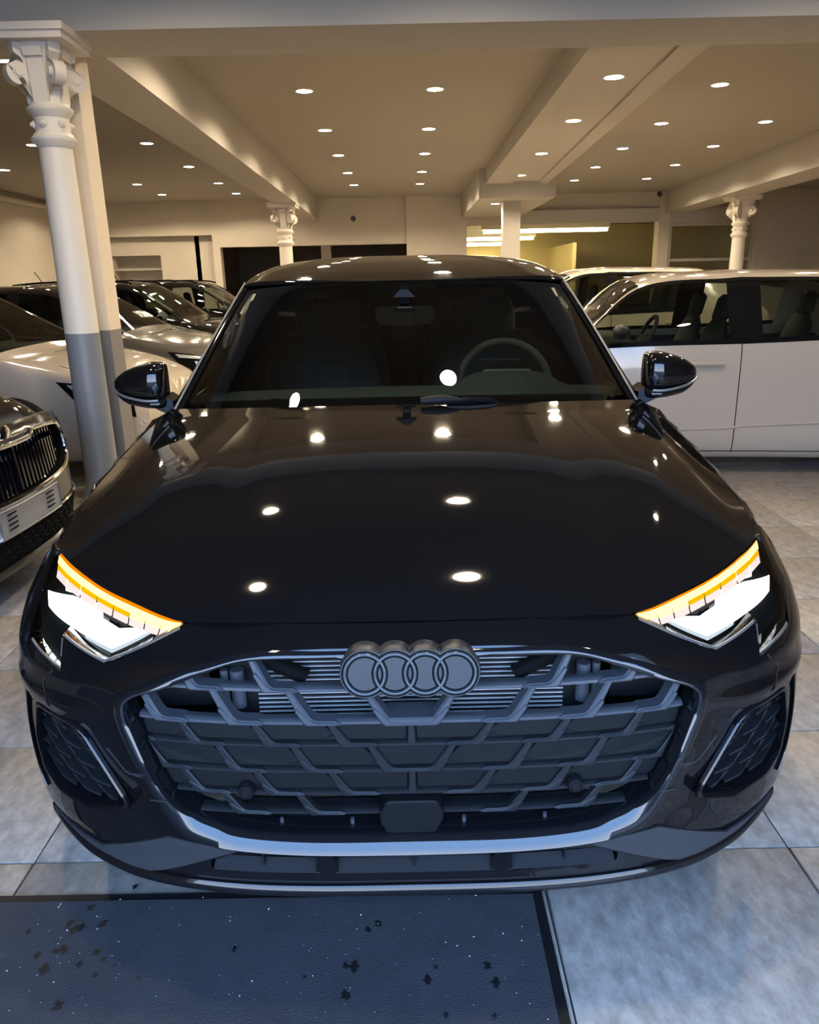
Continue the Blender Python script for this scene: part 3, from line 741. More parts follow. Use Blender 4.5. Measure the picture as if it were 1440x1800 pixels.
# --- side inlets: frame, backing and slanted fins
for s in (1, -1):
    loop = [(s * p, z) for p, z in inl]
    I = thing('side_inlet', None, None); I.parent = CAR
    k = .90
    cxp = sum(p for p, z in loop) / len(loop); czp = sum(z for p, z in loop) / len(loop)
    rings_ = [(offset_poly(loop, dd), o) for dd, o in ((-.006, .004), (-.004, -.005), (.0, -.008), (.005, -.006), (.008, .003), (.010, .045))]
    P = [[Fp(*L_[i % len(loop)], o) for L_, o in rings_] for i in range(len(loop) + 1)]
    MB().grid(P).build('inlet_frame', M['gloss'], I, 50)
    skin('inlet_mesh', loop, [], lambda p, z: Fp(p, z, .040), .04, M['panel'], I)
    for j in range(6):
        for q in range(-1, 5):
            # offset rows of short hockey-stick fins
            x0 = .560 + q * .062 + (.031 if j % 2 else 0); z0 = .322 + j * .033
            fin = [(.012, .030), (.005, .030), (-.010, .004), (-.016, .0), (-.050, -.004), (-.052, .001), (-.018, .006), (-.008, .010)]
            fin = [(p_of(x0 + a), z0 + c + .05 * (x0 - .6)) for a, c in fin]
            fin = clip_convex([(s * p, z) for p, z in fin], offset_poly([(s * p_of(x), z) for x, z in INLET], .006))
            if len(fin) > 2 and area(fin) > 5e-5: plate('inlet_fin', fin, M['matteshade'], I, .016, .042, .0015, f=lambda o: (lambda p, z: Fp(p, z, o)))
    ps = MB().lathe([(.0, -.006), (.0085, -.006), (.0095, -.0045), (.0105, -.006), (.0135, -.006), (.016, -.002), (.016, .02)], 24, axis='Y').build('parking_sensor', M['panel'], I)
    ps.location = Fx(s * .712, .478, .018); ps.rotation_euler = (0, 0, s * .45)
    # sharp blade fin outside the inlet
    pts = [(s * p_of(x), z) for x, z in [(.800, .515), (.812, .43), (.806, .34), (.785, .29)]]
    P = []
    for i in range(25):
        a = crom(pts, i / 24 * 3); P.append([Fp(a[0] + s * d, a[1], o) for d, o in ((-.006, .012), (-.004, -.006), (0, -.009), (.004, -.007), (.008, .008))])
    MB().grid(P).build('inlet_blade', M['gloss'], I, 50)

# --- lower spoiler with three openings, side skirts and lip
low = [(0, .150), (.3, .149), (.50, .150), (.60, .152), (.70, .168), (.80, .205)]
sp_half = [(p_of(x), z) for x, z in SPTOP] + [(p_of(x), z) for x, z in low[::-1]]
sp = sp_half + [(-p, z) for p, z in sp_half[::-1] if p > 1e-6]
sp = [q for i, q in enumerate(sp) if math.hypot(q[0] - sp[i - 1][0], q[1] - sp[i - 1][1]) > 1e-5]
OPN = [[(-.160, .240), (.160, .240), (.152, .196), (-.152, .196)], [(.190, .240), (.36, .236), (.41, .215), (.41, .196), (.198, .192)]]
OPN.append(mir(OPN[1]))
def Spo(p, z, off=0): return Fp(p, z, off + -.012 * max(0, (.235 - z) / .07) + .004)
spo = skin('front_spoiler', sp, [toP(o) for o in OPN], Spo, .025, M['gloss'], CAR, lip=.05)
SK = [(.335, .254), (.385, .2575), (.485, .271), (.575, .234), (.66, .200), (.74, .211), (.79, .226), (.785, .212), (.70, .176), (.60, .158), (.52, .180), (.465, .200)]
for s in (1, -1):
    skin('side_skirt', toP([(s * x, z) for x, z in SK]), [], lambda p, z: Spo(p, z, -.006), .025, M['skirt'], spo, lip=.008)
for o in OPN:
    g = toP(o)
    skin('spoiler_recess', offset_poly(g, -.004), [], lambda p, z: Spo(p, z, .045), .03, M['panel'], spo)
    P = []; z = .228; x0, x1 = min(q[0] for q in o), max(q[0] for q in o)
    for i in range(13): P.append([Spo(p_of(lerp(x0, x1, i / 12)), z + a, d) for a, d in ((.004, .045), (.003, .018), (-.001, .016), (-.003, .02), (-.003, .045))])
    MB().grid(P).build('spoiler_slat', M['gloss'], spo, 40)
    xm = (x0 + x1) / 2
    MB().box(xm - .002, xm + .002, Spo(p_of(xm), .22, .012)[1], Spo(p_of(xm), .22, .05)[1], .197, .239).build('spoiler_rib', M['panel'], spo)
    P = []
    for i in range(13): P.append([Spo(p_of(lerp(x0 * .99, x1 * .99, i / 12)), zz, d) for zz, d in ((.196, -.002), (.206, .03))])
    MB().grid(P).build('spoiler_tray', M['skirt'], spo, 40)
P = []
for i in range(81):
    p = lerp(-p_of(.80), p_of(.80), i / 80); x = x_of(p); zb = interp(low, abs(x))
    P.append([Spo(p, zb + a, d) for a, d in ((.022, .002), (.020, -.006), (.012, -.012), (.003, -.014), (-.004, -.010), (-.006, .0), (-.006, .10))])
MB().grid(P).build('spoiler_lip', M['gloss'], CAR, 40)

# --- headlamps
DT = [(.446, .6865), (.482, .6915), (.551, .7035), (.627, .715), (.719, .7305), (.804, .741)]
DBm = [(.451, .681), (.484, .668), (.544, .674), (.616, .685), (.701, .697), (.782, .708)]
WH = [(.636, .690), (.718, .690), (.800, .679), (.775, .664), (.690, .653), (.585, .635), (.514, .666), (.541, .669), (.580, .665), (.624, .674)]
WH2 = [(.705, .708), (.759, .707), (.743, .692), (.684, .696)]
LOWS = [(.508, .664), (.584, .628), (.650, .642), (.655, .648), (.585, .635), (.515, .667)]
WINp = [(.547, .673), (.630, .685), (.622, .674), (.581, .667)]
for s in (1, -1):
    H = thing('headlight', None, None); H.parent = CAR
    lamp = [(p_of(x), z) for x, z in LAMP_LOW + LAMP_TOP]
    sl = [(s * p, z) for p, z in lamp]
    skin('housing', sl, [], lambda p, z: Fp(p, z, .045), .03, M['dark'], H)
    skin('lens', sl, [], lambda p, z: Fp(p, z, .001), .025, M['glasslens'], H, lip=.05)
    A = lambda o: (lambda x, z: Fx(s * x, z, o))
    # daytime strip: hot amber core, deep amber edge, pale cells under it
    NS = 9
    for i in range(NS):
        t0, t1 = (i + .0) / NS * 5, (i + 1) / NS * 5
        T0, T1 = crom(DT, t0), crom(DT, t1); B0, B1 = crom(DBm, t0), crom(DBm, t1)
        def cell(u0, u1, v0, v1):
            return [tuple(lerp(lerp(T0[q], B0[q], v), lerp(T1[q], B1[q], v), u) for q in (0, 1)) for u, v in ((u0, v0), (u1, v0), (u1, v1), (u0, v1))]
        MB().prism(cell(0, 1, .0, .16), A(.010), A(.016)).build('amber_edge', M['amberdeep'], H)
        MB().prism(cell(0, 1, .16, .46 if i > 0 else .9), A(.009), A(.016)).build('turn_signal', M['amberhot'], H)
        if i: MB().prism(cell(.04, .96, .47, .68), A(.010), A(.016)).build('turn_signal', M['amber' if i > 3 else 'amberhot'], H)
        if i: MB().prism(cell(.06, .94, .70, .98), A(.010), A(.016)).build('daylight_cell', M['rosy'], H)
    for poly, m, nm in ((WH, 'white', 'main_beam'), (WH2, 'white', 'outer_beam'), (LOWS, 'bluewhite', 'light_guide')):
        skin(nm, [(s * p_of(x), z) for x, z in poly], [], lambda p, z: Fp(p, z, .030), .015, M[m], H)
    skin('projector_lens', [(s * p_of(x), z) for x, z in WINp], [], lambda p, z: Fp(p, z, .026), .015, M['gloss'], H)
    # bright edges of the housing
    for pts in ([(.445, .683), (.510, .658), (.588, .627), (.635, .637), (.690, .650)], [(.695, .646), (.687, .60)], [(.690, .596), (.74, .606), (.785, .618)]):
        pts = [(s * p_of(lerp(0, 1, 1) * x), z) for x, z in pts]
        ribbon('lamp_trim', resample(pts, .02, False), .0032, lambda p, z: Fp(p, z), M['silverbit'], H, -.003)
    MB().lathe([(0, -.004), (.006, -.003), (.009, .003), (.009, .01)], 12, axis='Y').build('washer_cap', M['gloss'], H).location = Fx(s * .806, .740, -.002)

# --- bonnet
C0 = [(0, .087, .7045), (.2, .092, .7035), (.34, .106, .6995), (.436, .131, .6920), (.478, .150, .6965), (.546, .188, .7085), (.620, .235, .7205), (.709, .314, .7365), (.797, .420, .7465)]
C0x = [(x / .797, (x, y, z)) for x, y, z in C0]
def c0(t):
    t = abs(t); return [smooth([(a, q[k]) for a, q in C0x], t) for k in range(3)]
HB = dict(y1=1.05, z1=.957, s0=.66, s1=.135)
def bonnet(t, s, dz=0):
    a = abs(t); P0 = c0(a); Y1 = HB['y1'] + .33 * a**2.9; Z1 = HB['z1'] - .050 * a**2.8; X1 = .80 * a
    L = (Y1 - P0[1]) * .36; k0 = HB['s0'] - (HB['s0'] - .10) * a**2.6; k1 = HB['s1'] + .06 * a**2
    B = [(P0[1], P0[2]), (P0[1] + L * .8, P0[2] + L * .8 * k0), (Y1 - L, Z1 - L * k1), (Y1, Z1)]
    w_ = [(1 - s)**3, 3 * s * (1 - s)**2, 3 * s * s * (1 - s), s**3]
    y = sum(w * b[0] for w, b in zip(w_, B)); z = sum(w * b[1] for w, b in zip(w_, B))
    x = lerp(P0[0], X1, s) + .040 * 4 * s * (1 - s) * a**3
    tc = .55 + .60 * s - .24 * s * s
    h = .019 * math.sin(PI * min(1, s * 1.10)) ** .8
    f1, f2 = (a / tc) ** 2, min(4, (1 - a) / (1 - tc + 1e-6)); k = .09
    e = -k * math.log(math.exp(-f1 / k) + math.exp(-f2 / k))
    return (math.copysign(x, t), y, z + h * e + dz)
# flange: the bonnet rolls down a little at its edges
hood_o = [(-1, 0), (1, 0), (1, 1), (-1, 1)]
NB, MBn = 96, 48
Vv = [bonnet(lerp(-1, 1, i / NB), j / MBn) for i in range(NB + 1) for j in range(MBn + 1)]
Ff = [(i * (MBn + 1) + j, (i + 1) * (MBn + 1) + j, (i + 1) * (MBn + 1) + j + 1, i * (MBn + 1) + j + 1) for i in range(NB) for j in range(MBn)]
def rim(idx, d):
    b = len(Vv)
    for i in idx: Vv.append(tuple(Vv[i][k] + d[k] for k in range(3)))
    for k in range(len(idx) - 1): Ff.append((idx[k], idx[k + 1], b + k + 1, b + k))
rim([i * (MBn + 1) for i in range(NB + 1)], (0, .008, -.005))
rim([j for j in range(MBn + 1)], (0, 0, -.02)); rim([NB * (MBn + 1) + j for j in range(MBn + 1)], (0, 0, -.02))
mk('bonnet', Vv, Ff, M['paint'], CAR, 50)
# dark gap filler under bonnet edge
P = [[tuple(Vector(bonnet(lerp(-1, 1, i / 60), sv)) + Vector(d)) for sv, d in ((0, (0, .004, -.010)), (0, (0, .06, -.012)), (.3, (0, 0, -.06)))] for i in range(61)]
MB().grid(P).build('bonnet_gap', M['dark'], CAR)

# --- flanks: one trimmed skin a side, with a wheel arch
LEN = 3.74
def dcurve(y):
    """upper edge of the flank: bonnet seam, then window line"""
    if y < 1.36:
        lo, hi = 0.0, 1.0
        for _ in range(30):
            m_ = (lo + hi) / 2
            if bonnet(1, m_)[1] < y: lo = m_
            else: hi = m_
        q = bonnet(1, lo); return q[0] + .002, q[2] - .002
    return smooth([(1.36, .80), (2.0, .815), (2.7, .80), (3.3, .74), (LEN, .62)], y), smooth([(1.36, .884), (2.0, .915), (2.7, .945), (3.3, .97), (LEN, .96)], y)
def base_x(y, z):
    if y < .62:
        yy = max(0.0, min(.6199, y - dy_of(.8, z))); r = (1 - (1 - yy / GB) ** GN) ** (1 / GN); b = GA * r
    else: b = GA
    b -= .035 * max(0, (abs(z - .56) - .05)) ** 1.6 * 2.2
    if y > 3.0: b -= .30 * ((y - 3.0) / .74) ** 2.4
    lt = 1 - .5 * max(0, .25 - z) ** 1.2; q = max(0, min(1, (y - .45) / .55)); return b * lerp(tuck(z), lt, q * q * (3 - 2 * q))
def flank(y, z):
    dx, zt = dcurve(y); b = base_x(y, z); q = max(0, min(1, (zt - z) / .115))
    k = math.sqrt(max(0, 1 - (1 - q) ** 2))
    return (dx + (max(b, dx + .004) - dx) * k, y, z)
AR = (.89, .315, .345); AR2 = (2.95, .315, .345)
def arch(c, n=18): return [(c[0] + c[2] * math.cos(a), c[1] + c[2] * math.sin(a)) for a in [PI + .30 - k * (PI + .6) / n for k in range(n + 1)]]
lowl = [(.49, .235), (.49, .22)] + [q for q in arch(AR) if q[1] > .215 and q[0] > .50] + [q for q in arch(AR2) if q[1] > .215] + [(LEN - .02, .3)]
ytop = [.45 + (LEN - .47) * k / 90 for k in range(91)]
fl = lowl + [(y, dcurve(y)[1]) for y in ytop[::-1]] + [(.45, .66), (.49, .64)]
for s in (1, -1):
    skin('flank', [(y, z) for y, z in fl], [], lambda y, z: (s * flank(y, z)[0], y, z), .035, M['paint'], CAR)
    for cy in (.89, 2.95):
        W = thing('wheel', None, None); W.parent = CAR; W.location = (s * .785, cy, .315)
        MB().lathe([(.21, -.105), (.29, -.105), (.312, -.085), (.315, -.03), (.315, .03), (.312, .085), (.29, .105), (.21, .105)], 40, axis='X').build('tyre', M['tyre'], W)
        b = MB().lathe([(.215, -.10), (.20, -.02), (.215, .10)], 32, axis='X')
        for q in range(5):
            a = q * 2 * PI / 5
            for d in (-.12, .12):
                b.tube([(s * .085, .04 * math.cos(a), .04 * math.sin(a)), (s * .075, .205 * math.cos(a + d), .205 * math.sin(a + d))], .014, 6)
        b.lathe([(0, s * .095), (.05, s * .09), (.055, s * .05)], 16, axis='X'); b.build('rim', M['rim'], W, weld=False)
    MB().lathe([(.345, -.20 * s), (.345, .085 * s)], 24, (s * .78, .89, .315), 'X').build('arch_liner', M['dark'], CAR)
# dark inner bulkheads so nothing shines through the gaps
MB().box(-.74, .74, .42, 1.30, .20, .66).build('engine_bay', M['dark'], CAR)
MB().box(-.72, .72, 1.25, 3.5, .18, .30).build('floor_pan', M['dark'], CAR)
P = [[(x, yy, z) for x, yy, z in ((xx * .62, LEN - .02 + 0 * xx, .3), (xx * .66, LEN, .6), (xx * .62, LEN - .02, .96), (xx * .5, LEN - .25, 1.27))] for xx in (-1, -.5, 0, .5, 1)]
MB().grid(P).build('tailgate', M['paint'], CAR)

# --- greenhouse
def scr(t, s, off=0):
    """windscreen surface: t across -1..1, s from the base up"""
    a = abs(t)
    b0 = Vector((.765 * a, 1.045 + .30 * a**2.9, .943 - .050 * a**3.0)); b1 = Vector((.615 * a, 1.80 + .13 * a**2.9, 1.312 - .014 * a**3))
    p = b0.lerp(b1, s); p.z += .010 * 4 * s * (1 - s) * (1 - .3 * a)
    p.z += off * .88; p.y -= off * .46
    if t < 0: p.x = -p.x
    return p
def sgrid(t0, t1, s0, s1, n, m_, off=0): return [[scr(lerp(t0, t1, i / n), lerp(s0, s1, j / m_), off) for j in range(m_ + 1)] for i in range(n + 1)]
MB().grid(sgrid(-1, 1, 0, 1, 48, 24)).build('windscreen', M['glassfront'], CAR)
# printed black border on the inside of the glass
b = MB(); b.grid(sgrid(-1, 1, 0, .082, 40, 2, -.004)); b.grid(sgrid(-1, -.955, .05, 1, 2, 20, -.004)); b.grid(sgrid(.955, 1, .05, 1, 2, 20, -.004)); b.grid(sgrid(-1, 1, .965, 1, 40, 2, -.004))
b.grid(sgrid(-.20, .20, .90, .97, 8, 2, -.0045)); b.build('glass_border', M['frit'], CAR, weld=False)
for s in (1, -1):
    # A pillar: body strip and rubber strip
    def pil(u0, u1, o0, o1, lift=0):
        P = []
        for j in range(31):
            q = j / 30; a = scr(1, q); e = Vector(crom([(.800, 1.375, .884), (.715, 1.70, 1.115), (.640, 1.965, 1.296)], q * 2))
            row = []
            for k in range(7):
                u = lerp(u0, u1, k / 6); p = a.lerp(e, u); p.z += lift + .012 * math.sin(PI * u); p.x += .004 * math.sin(PI * u)
                row.append((s * p.x, p.y, p.z))
            P.append(row)
        return P
    MB().grid(pil(-.02, .30, 0, 0, .002)).build('pillar_rubber', M['frit'], CAR)
    MB().grid(pil(.30, 1.0, 0, 0, .008)).build('front_pillar', M['trim'], CAR)
# roof
def rail(y): return smooth([(1.93, .640), (2.4, .645), (3.0, .62), (3.4, .55), (3.55, .50)], y), smooth([(1.93, 1.300), (2.2, 1.338), (2.6, 1.360), (3.0, 1.345), (3.55, 1.235)], y)
def ctr(y): return smooth([(1.80, 1.312), (1.95, 1.352), (2.2, 1.396), (2.6, 1.425), (3.0, 1.415), (3.55, 1.29)], y)
def roof(t, s):
    a = abs(t); y0 = 1.80 + .13 * a**2.9; y = lerp(y0, 3.55, s); xr, zr = rail(y); zc = ctr(y)
    if s < .0001: zc = 1.312
    x = xr * a; z = zr + (zc - zr) * (1 - a**3.0) ** (1 / 1.6)
    return (math.copysign(x, t), y, z)
MB().grid([[roof(lerp(-1, 1, i / 48), (j / 40) ** 1.5) for j in range(41)] for i in range(49)]).build('roof', M['paint'], CAR, 60)
P = [[tuple(Vector(roof(lerp(-1, 1, i / 24), s_)) + Vector((0, .01, -.03))) for s_ in (0, .3, .7, 1)] for i in range(25)]
MB().grid(P).build('headliner', M['cabin'], CAR)
# side glass, pillars, rear window
for s in (1, -1):
    def side(y, q):
        xb, zb_ = dcurve(max(1.37, y)); xr, zr = rail(max(1.95, y)); 
        if y < 1.95:
            u = (y - 1.37) / .58; e = crom([(.800, 1.375, .884), (.715, 1.70, 1.115), (.640, 1.965, 1.296)], max(0, u) * 2); xr, zr = e[0], e[2]
        return (s * (lerp(xb, xr, q) + .02 * math.sin(PI * q)), y, lerp(zb_, zr, q))
    for a, c, m, nm in ((1.37, 2.30, 'glassside', 'side_window'), (2.30, 2.42, 'gloss', 'door_pillar'), (2.42, 3.15, 'glassside', 'side_window'), (3.15, 3.55, 'paint', 'rear_pillar')):
        MB().grid([[side(lerp(a, c, i / 14), q / 6) for q in range(7)] for i in range(15)]).build(nm, M[m], CAR)
MB().grid([[(lerp(-.5, .5, i / 10), lerp(3.55, 3.71, j / 4), lerp(1.25, .97, j / 4)) for j in range(5)] for i in range(11)]).build('rear_window', M['glassside'], CAR)

# --- wipers and cowl
P = [[tuple(scr(lerp(-1, 1, i / 40), 0) + Vector((0, d, z))) for d, z in ((.02, -.004), (-.035, -.012), (-.05, -.05))] for i in range(41)]
MB().grid(P).build('cowl', M['gloss'], CAR)
wp = []
for pts in ([(-.52, 1.20, .934), (-.40, 1.17, .948), (-.36, 1.16, .950)], [(.045, 1.03, .966), (.10, 1.035, .968), (.16, 1.04, .966)]):
    MB().tube([Vector(p) + Vector((0, 0, .004)) for p in pts], [.010, .016, .006], 10).build('wiper_pivot', M['panel'], CAR)
MB().tube([scr(.16, .0, .02), scr(.24, .012, .022), scr(.33, .014, .018), scr(.36, .004, .014)], [.006, .010, .010, .004], 8).build('wiper_arm', M['gloss'], CAR)

# --- door mirrors
def mirror(s):
    R = thing('door_mirror', None, None); R.parent = CAR
    #  x, z low, z high, depth
    secs = [(.822, .940, 1.052, .050), (.832, .932, 1.060, .075), (.86, .930, 1.062, .088), (.90, .934, 1.056, .090), (.95, .944, 1.040, .082), (.985, .956, 1.020, .066), (1.003, .968, 1.002, .042), (1.009, .978, .992, .016)]
    def ring(x, z0, z1, d, lo=0, hi=1, n=24, g=0):
        out = []
        for k in range(n + 1):
            a = lerp(lo, hi, k / n) * 2 * PI
            cx, sz = math.cos(a), math.sin(a); ex = .65
            yy = -math.copysign(abs(cx) ** ex, cx) * (d + g); zz = math.copysign(abs(sz) ** ex, sz) * ((z1 - z0) / 2 + g)
            if yy > 0: yy *= .35
            out.append((s * x, 1.44 + yy + (x - .82) * .14, (z0 + z1) / 2 + zz))
        return out
    dense = [crom(secs, i / 28 * 7) for i in range(29)]
    MB().grid([ring(*q) for q in dense]).add([ring(*secs[0])[k] for k in range(24)], [tuple(range(24))]).build('mirror_shell', M['paint'], R, 45)
    # satin strip and black lower shell
    lo = [(x, z0 - .020 * min(1, (1.012 - x) / .06) - .004, z0 + .012, d * .93) for x, z0, z1, d in dense if x < 1.004]
    MB().grid([ring(*q) for q in lo]).build('lower_shell', M['gloss'], R, 45)
    MB().tube([(s * x, 1.44 - d * 1.02 + (x - .82) * .14, z0 + .008) for x, z0, z1, d in dense if .835 < x < 1.002], .0045, 8).build('trim_strip', M['silverbit'], R)
    MB().prism([(.80, .875), (.86, .905), (.93, .928), (.93, .94), (.83, .95), (.80, .93)], lambda x, z: (s * x, 1.40, z), lambda x, z: (s * x * .995, 1.50, z)).build('mirror_foot', M['gloss'], R)
    MB().grid([[(s * (.84 + .15 * i / 6), 1.475 + .02 * i / 6, lerp(.945 + .02 * i / 6, 1.045 - .03 * i / 6, j / 2)) for j in range(3)] for i in range(7)]).build('mirror_glass', M['chrome'], R)
    if s > 0: MB().lathe([(0, .004), (.004, .003), (.006, 0), (.005, -.008)], 10, (0, 0, 0), 'X').build('side_indicator', M['amber'], R).location = (1.006, 1.455, .978)
mirror(1); mirror(-1)

# --- cabin
def zdash(x): return .936 - .012 * (x / .75) ** 2
P = []
for i in range(41):
    x = lerp(-.76, .76, i / 40); hump = .052 * max(0, 1 - ((x - .385) / .20) ** 4) if abs(x - .385) < .2 else 0
    P.append([(x, 1.22 + .16 * (x / .76) ** 2, .915), (x, 1.40 + .05 * (x / .76) ** 2, zdash(x)), (x, 1.56, zdash(x) + hump * .8), (x, 1.63, zdash(x) + hump), (x, 1.70, zdash(x) - .015 + hump * .9), (x, 1.76, .86), (x, 1.74, .55)])
MB().grid(P).build('dashboard', M['dash'], CAR, 30)
MB().box(-.62, -.12, 1.64, 1.735, .83, .915).build('dash_panel', M['dashdark'], CAR)
MB().prism([(.27, .948), (.50, .948), (.47, .982), (.30, .982)], lambda x, z: (x, 1.665, z), lambda x, z: (x, 1.70, z)).build('instrument_screen', M['brass'], CAR)
SW = thing('steering_wheel', None, None); SW.parent = CAR; SW.location = (.395, 1.84, .905); SW.rotation_euler = (math.radians(-24), 0, 0)
b = MB(); b.lathe([(.178 + .017 * math.cos(a), .017 * math.sin(a)) for a in [k * 2 * PI / 12 for k in range(13)]], 40, axis='Y'); b.build('wheel_rim', M['dash'], SW, 60)
MB().prism(roundpoly([(-.075, -.06), (.075, -.06), (.085, .05), (-.085, .05)], .3), lambda x, z: (x, -.01, z), lambda x, z: (x, .03, z)).build('airbag_hub', M['dashdark'], SW)
for a, c in (((-.08, .0), (-.165, .01)), ((.08, 0), (.165, .01)), ((0, -.05), (0, -.165))):
    MB().tube([(a[0], .01, a[1]), (c[0], 0, c[1])], .018, 8).build('spoke', M['dashdark'], SW)
def seat(x, y, rear=False):
    S = thing('rear_seat' if rear else 'front_seat', None, None); S.parent = CAR; S.location = (x, y, 0)
    hw = .265
    def shell(w0, zb_, zt, yb, yt, th, m, nm, par, bow=.03):
        P = []
        for j in range(15):
            v = j / 14; z = lerp(zb_, zt, v); ww = w0 * (1 - .30 * max(0, v - .55) ** 1.6 / .28); yy = lerp(yb, yt, v)
            row = []
            for k in range(25):
                a = k / 24 * 2 * PI; c_, s_ = math.cos(a), math.sin(a)
                row.append((math.copysign(abs(c_) ** .5, c_) * ww, yy + math.copysign(abs(s_) ** .7, s_) * th * (1 - .8 * max(0, v - .9) / .1) - bow * abs(c_) ** 3, z))
            P.append(row)
        b = MB().grid(P); b.add(P[-1][:24], [tuple(range(24))]); return b.build(nm, m, par, 50)
    bk = shell(hw, .56, 1.08, .02, .14, .065, M['seat'], 'backrest', S, .045)
    MB().grid([[(lerp(-.125, .125, i / 10), lerp(-.055, .050, j / 10) + .006 * math.cos(PI * (i - 5) / 5) - .012, lerp(.62, .955, j / 10)) for j in range(11)] for i in range(11)]).build('quilted_centre', M['seatstitch'], bk)
    MB().tube([(-.125, -.068, .955), (0, -.060, .962), (.125, -.068, .955)], .006, 6).build('seam', M['seat'], bk)
    shell(.125, 1.06, 1.235, .14, .17, .05, M['seat'], 'headrest', S, .02)
    P = []
    for i in range(13):
        a = lerp(-1, 1, i / 12); P.append([(a * hw, yy, z - .02 * (1 - abs(a))) for yy, z in ((-.50, .50), (-.52, .56), (-.40, .61), (-.1, .60), (.0, .58))])
    MB().grid(P).build('seat_cushion', M['seat'], S)
seat(-.385, 2.32); seat(.395, 2.34)
seat(-.36, 2.95, True); seat(.36, 2.95, True)
RV = thing('rear_view_mirror', None, None); RV.parent = CAR; RV.location = (0.003, 1.62, 1.192)
MB().prism(roundpoly([(-.108, .030), (.108, .030), (.104, -.012), (.09, -.034), (-.09, -.034), (-.104, -.012)], .25), lambda x, z: (x, -.012, z), lambda x, z: (x, .018, z)).build('mirror_body', M['emblem'], RV)
MB().prism(roundpoly([(-.03, .03), (.03, .03), (.03, -.036), (-.03, -.036)], .2), lambda x, z: (x, -.03, z), lambda x, z: (x, -.012, z)).build('sensor_block', M['cabin'], RV)
MB().box(-.016, .016, .0, .06, .03, .10).build('mirror_stalk', M['dark'], RV)
MB().prism([(-.042, .062), (.038, .062), (.012, .088), (-.015, .088)], lambda x, z: (x, -.02, z), lambda x, z: (x, .0, z)).build('camera_shield', M['panel'], RV)
MB().box(-.10, .10, 3.2, 3.25, 1.00, 1.12).build('rear_headrest', M['cabin'], CAR)

# ================================================================== other cars in the showroom
BASE = [  # y, then nine section points from underside centre to top centre
    (0.00, [(0, .22), (.40, .22), (.60, .26), (.66, .42), (.63, .56), (.50, .61), (.35, .63), (.2, .64), (0, .645)]),
    (0.12, [(0, .20), (.50, .20), (.735, .25), (.785, .45), (.745, .63), (.60, .685), (.42, .705), (.22, .712), (0, .715)]),
    (0.42, [(0, .20), (.60, .20), (.84, .25), (.87, .50), (.845, .715), (.70, .78), (.48, .805), (.24, .815), (0, .82)]),
    (0.85, [(0, .20), (.62, .20), (.86, .25), (.885, .55), (.865, .80), (.74, .865), (.50, .89), (.25, .90), (0, .905)]),
    (1.20, [(0, .20), (.62, .20), (.86, .25), (.885, .57), (.865, .89), (.775, .925), (.70, .945), (.40, .962), (0, .97)]),
    (1.90, [(0, .20), (.62, .20), (.86, .25), (.885, .58), (.868, .92), (.755, 1.13), (.625, 1.31), (.36, 1.355), (0, 1.365)]),
    (2.28, [(0, .20), (.62, .20), (.86, .25), (.885, .58), (.87, .93), (.765, 1.17), (.63, 1.365), (.36, 1.41), (0, 1.42)]),
    (2.42, [(0, .20), (.62, .20), (.86, .25), (.885, .58), (.87, .935), (.765, 1.175), (.63, 1.37), (.36, 1.418), (0, 1.428)]),
    (3.25, [(0, .20), (.62, .20), (.86, .25), (.885, .60), (.865, .96), (.755, 1.175), (.60, 1.35), (.35, 1.40), (0, 1.41)]),
    (3.70, [(0, .22), (.60, .22), (.84, .28), (.875, .62), (.845, .98), (.74, 1.12), (.575, 1.27), (.33, 1.33), (0, 1.345)]),
    (4.02, [(0, .28), (.55, .28), (.78, .34), (.83, .62), (.79, .93), (.68, .99), (.52, 1.03), (.30, 1.05), (0, 1.06)]),
    (4.12, [(0, .34), (.5, .34), (.68, .40), (.74, .62), (.71, .80), (.62, .84), (.45, .86), (.25, .87), (0, .875)]),
]
class Loft:
    def __init__(s, ymap=None, sx=1, sz=1, top=1.0, sill=0.0):
        s.st = []
        for y, sec in BASE:
            yy = interp(ymap, y) if ymap else y
            s.st.append([(x * sx, yy, (z - sill if z < .36 else z) * sz if z < .9 else (.9 + (z - .9) * top) * sz) for x, z in sec])
    def P(s, u, v, side=1, off=0):
        def raw(u, v):
            i = max(0, min(int(u), len(s.st) - 2)); lo, hi = max(0, i - 1), min(len(s.st), i + 3)
            return Vector(crom([crom(q, max(0, min(8, v))) for q in s.st[lo:hi]], u - lo))
        p = raw(u, v)
        if off:
            e = .03; L = len(s.st) - 1
            n = (raw(min(L, u + e), v) - raw(max(0, u - e), v)).cross(raw(u, min(8, v + e)) - raw(u, max(0, v - e))); n.normalize()
            if n.dot(p - Vector((0, p.y, .55))) < 0: n = -n
            p = p + n * off
        return (p.x * side, p.y, p.z)
    def block(s, b, u0, u1, v0, v1, off=0, k=5, sides=(1, -1)):
        n = max(2, int(abs(u1 - u0) * k + .5)); m = max(2, int(abs(v1 - v0) * k + .5))
        for sd in sides: b.grid([[s.P(lerp(u0, u1, i / n), lerp(v0, v1, j / m), sd, off) for j in range(m + 1)] for i in range(n + 1)])
        return b
    def patch(s, b, corners, off, sd, n=6):
        (a, c, d, e) = corners
        b.grid([[s.P(lerp(lerp(a[0], c[0], i / n), lerp(e[0], d[0], i / n), j / n), lerp(lerp(a[1], c[1], i / n), lerp(e[1], d[1], i / n), j / n), sd, off) for j in range(n + 1)] for i in range(n + 1)]); return b
    def strip(s, b, pts, wd, off, sd, r=None):
        b.tube([s.P(u, v, sd, off) for u, v in pts], wd, 6); return b

